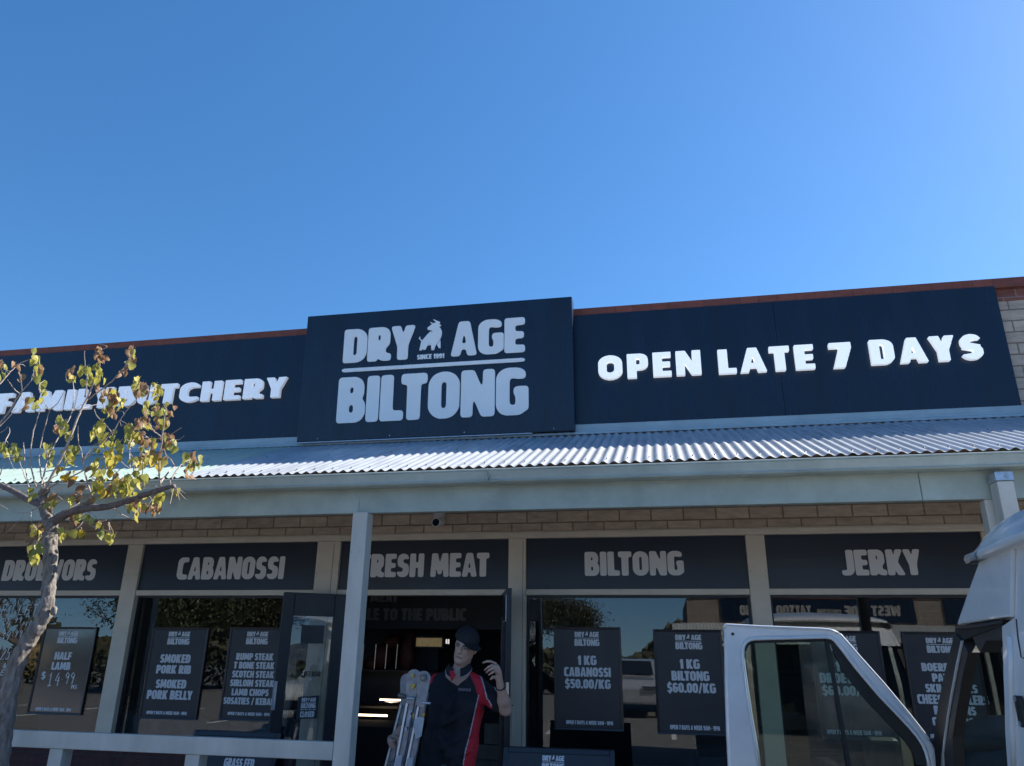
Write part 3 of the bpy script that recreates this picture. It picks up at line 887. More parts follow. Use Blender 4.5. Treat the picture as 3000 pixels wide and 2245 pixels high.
# central leaning sign box
YB0, YB1 = 7.03, 6.965                           # front face at the bottom and at the top
bl, br_ = PY(871, 1294, YB0), PY(1683, 1264, YB0)
tl, tr_ = PY(900, 927, YB1), PY(1676, 869, YB1)
bx0, bx1 = (bl.x + tl.x) / 2, (br_.x + tr_.x) / 2
bz0, bz1 = (bl.z + br_.z) / 2, (tl.z + tr_.z) / 2
CSG = empty('fascia_sign', ((bx0 + bx1) / 2, YB0, bz0), 'big square dark sign box lettered DRY AGE BILTONG with a bull', 'shop sign')
p = MB()
p.add([(bx0, YB0, bz0), (bx1, YB0, bz0), (bx1, YB1, bz1), (bx0, YB1, bz1), (bx0, YS - .003, bz0), (bx1, YS - .003, bz0), (bx1, YS - .003, bz1), (bx0, YS - .003, bz1)],
      [(0, 1, 2, 3), (5, 4, 7, 6), (0, 4, 5, 1), (1, 5, 6, 2), (2, 6, 7, 3), (3, 7, 4, 0)])
p.build('sign_box', M['navy'], CSG, bevel=.006)
p = MB(); p.box(bx0 + .02, bx1 - .42, YB0 - .004, YB0 + .012, bz0 - .012, bz0 - .004)
p.build('edge_trim', M['galv'], CSG)
yb_ = lambda z: YB0 + (YB1 - YB0) * (z - bz0) / (bz1 - bz0)
k5 = .40687


def q5(x, y): return (850 + k5 * x, 840 + k5 * y)


lx0, lx1 = PY(*q5(342, 830), 7.0).x, PY(*q5(1712, 760), 7.0).x
lz0, lz1 = PY(*q5(1000, 955), 7.02).z, PY(*q5(1000, 275), 6.98).z
letter_mesh('lettering', logo_loops(lx0, lx1, lz0, lz1), 0, .012, M['acrylic'], CSG, bevel=.003, yfun=lambda z: yb_(z) - .001)
for fx in (.08, .35, .62, .93):
    sp_ = MB(); sp_.disc((bx0 + fx * (bx1 - bx0), YB0 - .004, bz0 + .03), (0, 1, 0), .006, .008, 8); sp_.build('fixing_screw', M['galv'], CSG)

# ------------------------------------------------------------------ veranda
VER = empty('veranda', (-2, 5.3, 0), 'corrugated veranda roof with pale green beam and gutter on white posts', 'veranda')
RY0, RZ0, RY1, RZ1 = 5.255, 2.899, 7.10, 3.634


def corr(x0, x1, mater, name):
    n = int(round((x1 - x0) / .076 * 10))
    mb = MB()

    def fn(u, v):
        x = x0 + (x1 - x0) * u
        y = RY0 + (RY1 - RY0) * v
        return (x, y, RZ0 + (RZ1 - RZ0) * v + .0090 * math.cos(2 * PI * (x + .012) / .076) + .0015 * math.sin(x * 7 + v * 5))
    mb.grid(fn, n, 6)
    return mb.build(name, mater, VER, smooth=True)


XSP = -3.737
corr(-11.0, XSP, M['roof_green'], 'roof_sheet')['label'] = 'pale green corrugated roof sheets'
corr(XSP, 9.0, M['roof_zinc'], 'roof_sheet')['label'] = 'silvery zinc corrugated roof sheets'
scr = None
for i in range(0, 132):
    x = -11 - .012 + .152 * i + .076 * 2
    if not -6.2 < x < 3.6: continue
    for v in (.055,) if i % 4 else (.055, .52):
        y = RY0 + (RY1 - RY0) * v; z = RZ0 + (RZ1 - RZ0) * v + .0088
        if scr is None:
            q = MB(); q.disc((x, y, z), (0, -.37, .93), .0085, .003, 8, .0055); q.tube([(x, y - .001, z + .003), (x, y - .003, z + .009)], [.0055, .0045], 6)
            scr = q.build('roof_screw', M['steel'], VER); scr0 = Vector((x, y, z))
        else:
            c = scr.copy(); COL.objects.link(c); c.location = Vector((x, y, z)) - scr0
fl = MB()
for (a, b) in ((-11, 9.0),):
    prof = [(7.125, 3.64 + .105), (7.122, 3.70), (7.112, 3.694), (7.108, 3.668), (7.06, 3.650), (7.050, 3.6255)]
    for (y0, z0), (y1, z1) in zip(prof, prof[1:]):
        fl.add([(a, y0, z0), (b, y0, z0), (b, y1, z1), (a, y1, z1)], [(0, 1, 2, 3)])
fl.build('flashing', M['flash'], VER)
gt = MB()
gz = PY(1500, 1372, 5.18).z; gb = PY(1500, 1411, 5.2).z
prof = [(5.30, gz + .02), (5.30, gb), (5.235, gb - .004), (5.195, gb + .001), (5.186, gb + .010), (5.19, gb + .016), (5.203, gb + .018), (5.192, gb + .045), (5.178, gz - .016), (5.170, gz - .010), (5.170, gz - .002), (5.178, gz + .002), (5.188, gz), (5.19, gz - .008), (5.21, gb + .03), (5.22, gb + .012), (5.286, gb + .012), (5.288, gz + .02)]
n = len(prof)
gt.add([(-11, y, z) for y, z in prof] + [(9, y, z) for y, z in prof], [(i, (i + 1) % n, (i + 1) % n + n, i + n) for i in range(n)] + [tuple(range(n)), tuple(range(n, 2 * n))])
gt.build('gutter', M['green_gutter'], VER)
gj = MB()
for px in (1428, 1428 - 1900):
    xx = PY(px, 1400, 5.19).x
    gj.box(xx - .002, xx + .004, 5.165, 5.20, gb - .002, gz + .002)
gj.disc((PY(1432, 1403, 5.19).x, 5.165, gb + .03), (0, 1, 0), .006, .02, 8)
gj.build('gutter_joint', M['green'], VER)
bz0_, bz1_ = PY(1500, 1494, 5.33).z, gb + .02
bm_ = MB(); bm_.box(-11, PY(2700, 1450, 5.33).x + .0, 5.33, 5.40, bz0_, bz1_)
bm_.box(PY(2700, 1450, 5.33).x + .003, 9, 5.33, 5.40, bz0_, bz1_)
xx = PY(1054, 1450, 5.33).x
bm_.build('beam', M['green'], VER, bevel=.005)
fj = MB(); fj.box(xx - .002, xx + .002, 5.326, 5.33, bz0_, bz1_ - .03)
fj.build('beam_joint', M['green_gutter'], VER)
fb = MB(); pt = PY(1916, 1421, 5.325)
fb.disc((pt.x, 5.318, pt.z), (0, 1, 0), .010, .012, 12); fb.disc((pt.x, 5.314, pt.z), (0, 1, 0), .004, .006, 8)
fb.build('beam_bolt', M['galv'], VER)
# rafters and back plate under the roof (seen by the light only)
for i in range(17):
    rf = MB()
    x = -10.6 + 1.2 * i
    rf.add([(x, 5.41, 2.88), (x + .045, 5.41, 2.88), (x + .045, 7.19, 3.60), (x, 7.19, 3.60), (x, 5.41, 2.78), (x + .045, 5.41, 2.78), (x + .045, 7.19, 3.50), (x, 7.19, 3.50)],
           [(0, 1, 2, 3), (4, 5, 6, 7), (0, 1, 5, 4), (1, 2, 6, 5), (2, 3, 7, 6), (3, 0, 4, 7)])
    rf.build('rafter', M['green'], VER)
# posts
PYF = 5.30
pw = .118


def post(xc, name='post'):
    p = MB(); p.box(xc - pw / 2, xc + pw / 2, PYF - .02, PYF + pw - .02, 0.128, bz0_ + .0)
    return p.build(name, M['post'], VER, bevel=.006)


xp1 = PY(1009, 1800, PYF - .02).x + pw / 2
post(xp1)
post(xp1 - 4.47)
# doubled post on the right with galvanised strap
p0 = PY(2918, 1403, 5.19).x; p1 = PY(2967, 1398, 5.19).x
zt = PY(2940, 1382, 5.19).z
p = MB(); p.box(p0, p1, 5.19, 5.31, 0.128, zt - .06); p.build('post', M['post'], VER, bevel=.006)
p = MB(); p.box(p0 - .004, p1 + .004, 5.184, 5.316, zt - .058, zt); p.disc(((p0 + p1) / 2 + .01, 5.176, zt - .033), (0, 1, 0), .010, .01, 10)
p.build('post_bracket', M['galv'], VER, bevel=.002, seg=1)
p = MB(); p.box(p0 - .035, p0 + .03, 5.34, 5.43, 0.128, bz0_ - .001); p.build('post', M['post'], VER, bevel=.004)
nl = MB()
for px, py in ((1029, 1617), (1052, 1617)):
    a = PY(px, py, PYF - .02)
    nl.tube([a, a + Vector((.004, -.012, .001))], .0018, 6); nl.tube([a + Vector((.004, -.012, .001)), a + Vector((.010, -.013, -.006))], .0018, 6)
nl.build('bent_nail', M['steel'], VER)

# handrail
RAIL = empty('handrail', (-3.6, 5.3, 0.13), 'weathered white timber handrail between the post and the tree', 'handrail')
ra, rb = PY(9, 2141, 5.28), PY(972, 2171, 5.28)
zr1 = (ra.z + rb.z) / 2; zr0 = zr1 - .113
p = MB(); p.prism([(ra.x + .012, 5.28, zr1), (xp1 - pw / 2 - .002, 5.28, zr1), (xp1 - pw / 2 - .002, 5.28, zr0), (ra.x + .05, 5.28, zr0), (ra.x + .035, 5.28, zr0 + .02), (ra.x + .0, 5.28, zr1 - .045), (ra.x, 5.28, zr1 - .02)], (0, .05, 0))
p.build('rail', M['post'], RAIL, bevel=.005)
for px in (164, 566):
    xc = PY(px, 2215, 5.30).x
    p = MB(); p.box(xc - .055, xc + .055, 5.29, 5.40, .128, zr0 - .001); p.build('post', M['post'], RAIL, bevel=.005)

# security camera
SCM = empty('security_camera', PY(1283, 1505, YW - .06), 'small white security camera under the veranda on the brickwork', 'camera')
c = PY(1283, 1533, YW - .10)
p = MB(); p.tube([c + Vector((0, .10, .028)), c + Vector((0, .02, .012)), c + Vector((0, -.065, -.004)), c + Vector((0, -.07, -.004))], [.040, .046, .046, .042], 20)
p.build('housing', M['camwhite'], SCM, smooth=False, bevel=.003)
p = MB(); p.box(c.x - .045, c.x + .045, c.y - .02, YW - .001, c.z + .045, c.z + .115); p.build('bracket', M['camwhite'], SCM, bevel=.01)
p = MB(); p.disc(c + Vector((0, -.0705, -.004)), (0, -1, 0), .036, .004, 20, .030); p.build('lens', M['lens'], SCM)


# ------------------------------------------------------------------ poster boards
def poster(quad, rows, logo, k, off, label, board='board', name='poster_board', border=.022, Y=YG - .020, extra=None):
    """quad = px corners tl tr br bl in zoom coordinates; rows = (text, xl, xr, ytop, ybase)"""
    Q = lambda x, y: (off[0] + k * x, off[1] + k * y)
    c = [PY(*Q(*q), Y) for q in quad]
    x0, x1 = (c[0].x + c[3].x) / 2, (c[1].x + c[2].x) / 2
    z1, z0 = (c[0].z + c[1].z) / 2, (c[2].z + c[3].z) / 2
    t = empty(name, ((x0 + x1) / 2, Y, z0), label, 'poster', 'framed price posters along the shop windows')
    f = MB(); b = border
    f.ringprism([(x0, Y, z0), (x1, Y, z0), (x1, Y, z1), (x0, Y, z1)], [(x0 + b, Y + .004, z0 + b), (x1 - b, Y + .004, z0 + b), (x1 - b, Y + .004, z1 - b), (x0 + b, Y + .004, z1 - b)], (0, .018, 0))
    f.build('poster_frame', M['frame_black'], t, bevel=.003, seg=1)
    f = MB(); f.box(x0 + b - .001, x1 - b + .001, Y + .010, Y + .0165, z0 + b - .001, z1 - b + .001)
    f.build('poster_panel', M[board], t)
    YT = Y + .010
    for (txt, xl, xr, yt, yb) in rows:
        ym = (yt + yb) / 2; xm = (xl + xr) / 2
        l, wd = text_loops(txt)
        letter_mesh('poster_lettering', fit(l, wd, PY(*Q(xl, ym), YT).x, PY(*Q(xr, ym), YT).x, PY(*Q(xm, yb), YT).z, PY(*Q(xm, yt), YT).z), YT, .002, M['poster_ink'], t)
    if logo:
        xl, xr, yt, yb = logo
        xa = PY(*Q(xl, (yt + 3 * yb) / 4), YT).x; xb = PY(*Q(xr, (yt + 3 * yb) / 4), YT).x
        letter_mesh('poster_logo', logo_loops(xa, xb, PY(*Q((xl + xr) / 2, yb), YT).z, PY(*Q((xl + xr) / 2, yt), YT).z, since=False), YT, .002, M['poster_ink'], t)
    if extra:
        h = MB(); extra(h, lambda x, y: PY(*Q(x, y), YT - .001), YT - .001); h.build('handwriting', M['chalk'], t)
    return t


def half_lamb_hand(h, Q, Y):
    a, b = Q(440, 912), Q(440, 790)
    hand_text(h, '1', Q(440, 912).x, a.z, b.z - a.z, .075, Y, .0062)
    hand_text(h, '4', Q(502, 905).x, a.z, b.z - a.z, .095, Y, .0062)
    hand_text(h, '.', Q(570, 850).x, Q(570, 858).z, .05, .05, Y, .0062)
    a, b = Q(640, 895), Q(640, 790)
    hand_text(h, '99', Q(602, 850).x, a.z, b.z - a.z, .088, Y, .0062)
    a, b = Q(700, 942), Q(700, 905)
    hand_text(h, 'PKG', Q(660, 925).x, a.z, b.z - a.z, .033, Y, .0042)


poster([(410, 370), (900, 368), (740, 1190), (243, 1170)],
       [('HALF', 507, 662, 602, 672), ('LAMB', 478, 652, 695, 766), ('$', 385, 422, 785, 850), ('OPEN 7 DAYS A WEEK 9AM - 9PM', 328, 658, 1116, 1146)],
       (532, 716, 410, 520), .31712, (0, 1720), 'glossy grey price poster HALF LAMB with handwritten 14.99 right of the tree', board='board_grey', extra=half_lamb_hand)
poster([(185, 140), (795, 145), (640, 1155), (5, 1135)],
       [('SMOKED', 260, 588, 437, 530), ('PORK RIB', 217, 594, 555, 647), ('SMOKED', 212, 542, 712, 806), ('PORK BELLY', 115, 608, 830, 928), ('OPEN 7 DAYS A WEEK 9AM - 9PM', 108, 548, 1057, 1093)],
       (338, 577, 190, 330), .26889, (400, 1800), 'black price poster reading SMOKED PORK RIB and SMOKED PORK BELLY')
poster([(1030, 140), (1640, 142), (1510, 1172), (880, 1155)],
       [('RUMP STEAK', 1088, 1492, 425, 500), ('T BONE STEAK', 1062, 1503, 520, 595), ('SCOTCH STEAK', 1043, 1500, 617, 692), ('SIRLOIN STEAK', 1020, 1500, 714, 788), ('LAMB CHOPS', 1037, 1440, 814, 888), ('SOSATIES / KEBABS', 947, 1540, 910, 985), ('OPEN 7 DAYS A WEEK 9AM - 9PM', 992, 1450, 1069, 1104)],
       (1195, 1430, 190, 328), .26889, (400, 1800), 'black price poster listing RUMP STEAK to KEBABS, its edge behind the open door')
kk, oo = .28103, (1560, 1780)
poster([(220, 205), (915, 205), (955, 1298), (230, 1272)],
       [('1 KG', 470, 666, 503, 600), ('CABANOSSI', 330, 816, 625, 722), ('$50.00/KG', 340, 814, 750, 845), ('OPEN 7 DAYS A WEEK 9AM - 9PM', 352, 840, 1182, 1222)],
       (438, 697, 255, 401), kk, oo, 'black price poster reading 1 KG CABANOSSI right of the doorway')
poster([(1250, 228), (1995, 232), (2025, 1335), (1310, 1328)],
       [('1 KG', 1533, 1742, 540, 640), ('BILTONG', 1450, 1843, 664, 764), ('$60.00/KG', 1405, 1910, 789, 890), ('OPEN 7 DAYS A WEEK 9AM - 9PM', 1435, 1953, 1231, 1278)],
       (1490, 1769, 285, 436), kk, oo, 'black price poster reading 1 KG BILTONG left of the van door')
kr, orr = .46232, (2000, 1480)
poster([(815, 795), (1250, 797), (1345, 1500), (865, 1490)],
       [('1 KG', 968, 1108, 990, 1055), ('DROEWORS', 868, 1232, 1066, 1130), ('$60.00/KG', 885, 1218, 1146, 1208), ('OPEN 7 DAYS A WEEK 9AM - 9PM', 915, 1260, 1427, 1456)],
       (935, 1106, 830, 926), kr, orr, 'black price poster reading 1 KG DROEWORS seen through the van door window')
kv, ov = .28090, (2450, 1780)
poster([(668, 245), (1480, 262), (1640, 1420), (860, 1385)],
       [('BOEREWORS', 890, 1432, 582, 668), ('PATTIES', 1000, 1372, 692, 777), ('SKILPADJIES', 930, 1470, 802, 890), ('CHEESE GRILLERS', 848, 1587, 913, 1012), ('RUSSIANS', 1020, 1455, 1030, 1122), ('CABANOSSI', 1005, 1525, 1150, 1240), ('OPEN 7 DAYS A WEEK 9AM - 9PM', 985, 1545, 1328, 1374)],
       (945, 1236, 318, 474), kv, ov, 'black price poster reading BOEREWORS PATTIES behind the van pillar')

# handwriting on the far-left pane
HW = MB()
kz = .31712
Q3 = lambda x, y: PY(kz * x, 1720 + kz * y, YG - .004)


def hrow(s, xl, yt, yb, adv, r, sl=0.12):
    a, b = Q3(xl, yb), Q3(xl, yt)
    hand_text(HW, s, a.x, a.z, b.z - a.z, adv, YG - .004, r * 1.9, slant=sl)


hrow('FILLET', 8, 165, 258, .115, .0032)
hrow('34', 5, 290, 375, .085, .0032); hrow('.99', 105, 275, 330, .075, .0026); hrow('PKG', 205, 322, 362, .055, .0022)
hrow('39', 2, 405, 492, .085, .0034); hrow('.99', 108, 400, 455, .075, .003); hrow('PKG', 175, 450, 500, .065, .0028)
hrow('$25', -45, 560, 670, .085, .0036); hrow('.99', 115, 548, 610, .065, .003)
hrow('&', 20, 705, 750, .09, .0034); hrow('E', 2, 765, 815, .09, .0034); hrow('J7', 55, 1090, 1170, .08, .003); hrow('J', 50, 1180, 1235, .08, .003)
hw = HW.build('chalk_writing', M['chalk']); tag(hw, 'white handwritten FILLET prices on the leftmost window pane', 'writing')

# ------------------------------------------------------------------ doors
DOORZ = 2.125


def door_leaf(hinge, free, label_edge=None, extra=None):
    """glazed black leaf between two (x, y) points"""
    h, f = Vector((*hinge, 0)), Vector((*free, 0))
    d = (f - h); L = d.length; d.normalize()
    nrm = Vector((-d.y, d.x, 0)) * .022
    z = Vector((0, 0, 1))
    root = MB(); st = .105

    def piece(mb, a0, a1, z0, z1, nn=nrm):
        mb.obox(h + d * ((a0 + a1) / 2) + z * ((z0 + z1) / 2), d * ((a1 - a0) / 2), nn, z * ((z1 - z0) / 2))
    zb, ztp = .14, DOORZ
    piece(root, 0, st * 1.15, zb, ztp); piece(root, L - st, L, zb, ztp)
    piece(root, st * 1.15 + .001, L - st - .001, ztp - .21, ztp); piece(root, st * 1.15 + .001, L - st - .001, zb, .40)
    o = root.build('door', M['doorblk'], bld, bevel=.004, seg=1)
    gp = MB(); piece(gp, st * 1.15 - .005, L - st + .005, .395, ztp - .205, nrm * .12)
    gp.build('pane', M['glass_door'], o)
    return o, h, d, L, nrm


hx = PY(1016, 1760, 7.16).x
dl, h_, d_, L_, n_ = door_leaf((hx, 7.165), (PY(825, 1800, 6.80).x, 6.80))
hd = MB(); hd.obox(Vector((PY(825, 1800, 6.80).x + .02, 6.79, 1.22)), d_ * .012, Vector((-d_.y, d_.x, 0)).normalized() * .03, Vector((0, 0, .12)))
hd.build('handle', M['galv'], dl)
nt_ = MB()
# black notice stuck on the door glass
a, b = PY(885, 1832, 7.0), PY(949, 1885, 7.0)


def on_door(px, py):
    """point of the open left leaf's front face under photo pixel"""
    d = ray(px, py); n = Vector((d_.y, -d_.x, 0)); n = n if n.y < 0 else -n
    p0 = h_ + n.normalized() * .006
    t = (p0 - CAM).dot(n) / d.dot(n)
    return CAM + d * t, n.normalized()


c4 = [on_door(*q)[0] for q in ((884, 1831), (951, 1833), (946, 1886), (880, 1886))]
nt_.prism([c4[0], c4[1], c4[2], c4[3]], on_door(900, 1850)[1] * .002)
nt_.build('notice', M['doorblk'], dl)


def door_text(name, loops_px, mater, parent, push=.003):
    me = MB()
    return me


# phone number stuck on the far side of the door glass reads mirrored from here
pa, nn_ = on_door(868, 1987)
pb, _ = on_door(938, 1984)
pt1, _ = on_door(905, 1972); pb1, _ = on_door(905, 1982)
l, wd = text_loops('0408 570 518')
ax = (pb - pa); ax.z = 0
zz0, zz1 = on_door(905, 1983)[0].z, on_door(905, 1967)[0].z


def oriented_letters(name, loops, p0, axis, nrm, depth, material, parent):
    o = letter_mesh(name, loops, 0, depth, material, None)
    me = o.data
    o0 = wloc(parent)
    axn = Vector((axis.x, axis.y, 0)).normalized()
    for v in me.vertices:
        q = Vector((p0.x, p0.y, 0)) + axn * v.co.x - nrm * v.co.y + Vector((0, 0, v.co.z))
        v.co = q - o0
    o.parent = parent
    return o


Ltot = ax.length
lp = [[(Ltot - x, z) for x, z in q] for q in fit(l, wd, 0, Ltot, zz0, zz1)]
oriented_letters('phone_number', lp, pa, ax, nn_, .001, M['trim'], dl)
# hanging CLOSED board (its own thing)
cb = [on_door(*q)[0] for q in ((872, 2041.5), (934, 2038), (930, 2102), (866, 2109))]
CL = empty('hanging_sign', (cb[3].x, cb[3].y, cb[3].z), 'small dark CLOSED sign hanging on string inside the open glass door', 'door sign')
ca, na = on_door(903, 2072)
off_ = na * .02
axd = Vector((d_.x, d_.y, 0)); axd = axd if axd.x > 0 else -axd
cw = (cb[1] - cb[0]).dot(axd)
ztop, zbot = (cb[0].z + cb[1].z) / 2, (cb[2].z + cb[3].z) / 2
p00 = cb[0] + off_
p = MB(); p.prism([Vector((p00.x, p00.y, zbot)), Vector((p00.x, p00.y, zbot)) + axd * cw, Vector((p00.x, p00.y, ztop + .006)) + axd * cw, Vector((p00.x, p00.y, ztop - .006))], na * .006)
p.build('sign_panel', M['board'], CL)
l, wd = text_loops('CLOSED')
lps = fit(l, wd, cw * .17, cw * .83, zbot + (ztop - zbot) * .07, zbot + (ztop - zbot) * .33)
lps += logo_loops(cw * .17, cw * .86, zbot + (ztop - zbot) * .47, zbot + (ztop - zbot) * .93, since=False)
l, wd = text_loops('OPEN 7 DAYS 9AM - 9PM')
lps += fit(l, wd, cw * .15, cw * .87, zbot + (ztop - zbot) * .385, zbot + (ztop - zbot) * .425)
oriented_letters('lettering', lps, p00 + na * .0062, axd, na, .001, M['poster_ink'], CL)
hk = on_door(908, 1990)[0] + na * .012
p = MB()
for f in (.2, .82):
    p.tube([hk, Vector((p00.x, p00.y, ztop)) + axd * cw * f + na * .003], .0012, 5)
p.disc(hk - na * .006, na, .012, .012, 12)
p.build('string', M['galv'], CL)

# right leaf, seen on its edge
dr, h2, d2, L2, n2 = door_leaf((xd1 - .03, 7.13), (PY(1489.5, 1900, 6.42).x, 6.42))
ed = Vector((PY(1489.5, 1900, 6.42).x, 6.42, 0)) + d2 * .003
lk = MB()
nn2 = n2.normalized()
lk.obox(ed - nn2 * .004 + Vector((0, 0, 1.30)), d2 * .002, nn2 * .012, Vector((0, 0, .085)))
lk.build('lock_plate', M['chrome'], dr)
lk = MB()
lk.tube([ed + Vector((-.026, .01, 2.07)), ed + Vector((-.026, .01, 1.94)), ed + Vector((-.026, .01, 1.86))], .005, 6)
lk.tube([ed + Vector((-.026, .01, 1.86)), ed + Vector((-.055, .03, 1.855))], .004, 6)
lk.build('flush_bolt', M['galv'], dr)
pk = MB(); a = PY(1502, 2085, D0 - .004)
pk.obox(a + Vector((.0, 0, -.07)), (.011, 0, 0), (0, .003, 0), (0, 0, .13)); pk.build('strike_plate', M['beige'], bld, bevel=.004)
pk = MB(); pk.disc(PY(1502, 2067, D0 - .008), (0, 1, 0), .006, .004, 10); pk.build('latch_hole', M['doorblk'], bld)

# ------------------------------------------------------------------ things inside the shop
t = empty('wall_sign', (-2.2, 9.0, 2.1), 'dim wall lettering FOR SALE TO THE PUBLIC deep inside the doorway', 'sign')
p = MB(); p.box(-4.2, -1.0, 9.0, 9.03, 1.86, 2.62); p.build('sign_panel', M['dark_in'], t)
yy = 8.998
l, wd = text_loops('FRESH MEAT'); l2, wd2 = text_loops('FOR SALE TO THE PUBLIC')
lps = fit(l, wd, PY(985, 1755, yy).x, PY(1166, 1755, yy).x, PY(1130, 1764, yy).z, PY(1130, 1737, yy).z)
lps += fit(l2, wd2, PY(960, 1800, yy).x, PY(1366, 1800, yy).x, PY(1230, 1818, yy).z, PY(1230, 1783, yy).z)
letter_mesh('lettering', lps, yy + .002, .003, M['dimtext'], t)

FR = empty('display_fridge', (-3.2, 9.9, .13), 'dark butcher display fridge with warm light strips behind the doorway', 'display fridge')
x0, x1 = PY(960, 2000, 9.6).x, PY(1240, 2000, 9.6).x
zf = lambda py: PY(1100, py, 9.6).z
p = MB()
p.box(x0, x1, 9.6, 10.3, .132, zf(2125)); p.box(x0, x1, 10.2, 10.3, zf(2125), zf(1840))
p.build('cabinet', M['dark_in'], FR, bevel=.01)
for bx_ in ((x0, x1 - .05, 9.58, 9.60, zf(2130), zf(2110)), (x0, x1, 9.75, 10.19, zf(2078), zf(2072)), (x0, x1, 9.75, 10.19, zf(1968), zf(1964))):
    p = MB(); p.box(*bx_); p.build('shelf', M['shelf_dk'], FR)
for (pa_, pb_, yy_) in (((1045, 2097.5), (1134, 2094.5), 9.555), ((1112, 2052.3), (1180, 2049.5), 9.70)):
    a, b = PY(*pa_, yy_), PY(*pb_, yy_)
    p = MB(); p.box(a.x, b.x, yy_, yy_ + .015, a.z, b.z); p.build('light_strip', M['led'], FR)
p = MB()
a, b = PY(1124, 2055, 9.72), PY(1160, 2060, 9.72)
p.add([(a.x, 9.72, a.z), (b.x + .05, 9.72, a.z), (b.x - .08, 9.72, b.z), (a.x + .09, 9.72, b.z)], [(0, 1, 2, 3)]); p.build('lit_edge', M['glow_white'], FR)  # glowing quad, strip light painted onto an edge that is no lamp
for px in (1063, 1099, 1131, 1162):
    a, b = PY(px + 3, 1888, 9.72), PY(px - 3, 1960, 9.72)
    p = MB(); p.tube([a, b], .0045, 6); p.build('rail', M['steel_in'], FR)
for k2, (px, py, sx_, sz_) in enumerate(((1120, 1925, .13, .16), (1195, 1918, .10, .24), (1150, 1880, .12, .08), (1090, 1945, .10, .09), (1205, 1875, .07, .12))):
    mt_ = MB(); c = PY(px, py, 10.0); mt_.ellipsoid(c, (sx_, .09, sz_), 14, 10)
    mt_.v = [(x + random.uniform(-.012, .012), y, z + random.uniform(-.012, .012)) for x, y, z in mt_.v]
    o = mt_.build('meat_cut', M['meat'], smooth=True)
    tag(o, ['wide dark red cut of meat behind the middle rail of the display fridge', 'tallest dark red cut of meat, right of the last rail in the display fridge', 'small dark red cut of meat above the wide cut in the display fridge', 'lowest dark red cut of meat, near the left rail of the display fridge', 'small dark red cut of meat above the tallest cut in the display fridge'][k2], 'meat', 'cuts of meat in the display fridge')
mo = empty('menu_screen', PY(1257, 1885, 9.5), 'small glowing yellow screen on the back wall left of the man', 'screen')
p = MB(); a, b = PY(1220, 1869, 9.5), PY(1293, 1895, 9.5); p.box(a.x, b.x, 9.5, 9.515, b.z, a.z); p.build('screen_face', M['ledw'], mo)
p = MB(); p.box(a.x - .02, b.x + .02, 9.516, 9.54, b.z - .02, a.z + .02); p.build('screen_frame', M['dark_in'], mo)
p = MB(); a, b = PY(1306, 1873, 9.5), PY(1308, 1886, 9.5); p.box(a.x, b.x, 9.5, 9.52, b.z, a.z); a, b = PY(1311.5, 1873, 9.5), PY(1315, 1887, 9.5); p.box(a.x, b.x, 9.5, 9.52, b.z, a.z)
tag(p.build('light_tube', M['glow_white']), 'pair of tiny white light tubes on the dark back wall', 'lamp')
# stacked boxes and blue plastic sheet inside the left windows
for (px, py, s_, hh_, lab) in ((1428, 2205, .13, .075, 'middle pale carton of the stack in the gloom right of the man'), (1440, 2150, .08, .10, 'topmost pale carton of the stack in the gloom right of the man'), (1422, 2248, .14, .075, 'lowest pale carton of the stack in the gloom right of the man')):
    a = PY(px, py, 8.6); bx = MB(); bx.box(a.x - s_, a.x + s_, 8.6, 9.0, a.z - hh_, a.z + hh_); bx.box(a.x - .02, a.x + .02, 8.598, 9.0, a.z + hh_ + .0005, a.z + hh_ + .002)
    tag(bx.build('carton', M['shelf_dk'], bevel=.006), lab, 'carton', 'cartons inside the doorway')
ps = MB()
ps.grid(lambda u, v: (-5.6 + 1.9 * u, 7.75 + .05 * math.sin(u * 17 + 4 * v) + .10 * math.sin(u * 5), .45 + .48 * v + .03 * math.sin(u * 23) * v), 50, 12)
tag(ps.build('plastic_sheet', M['plastic_blue'], smooth=True), 'crumpled bluish plastic sheet low inside the left window', 'sheet')
for (a, b, z0, z1) in ((-6.9, -5.7, .55, .95), (.2, 1.6, .5, .8)):
    p = MB(); p.box(a, b, 7.9, 8.5, .132, z1); p.box(a - .02, b + .02, 7.88, 8.52, z1 + .001, z1 + .03)
    o = p.build('counter', M['dark_in'], bevel=.008)
    tag(o, 'low dark counter behind the left window' if a < -2 else 'low dark counter behind the right window', 'counter')


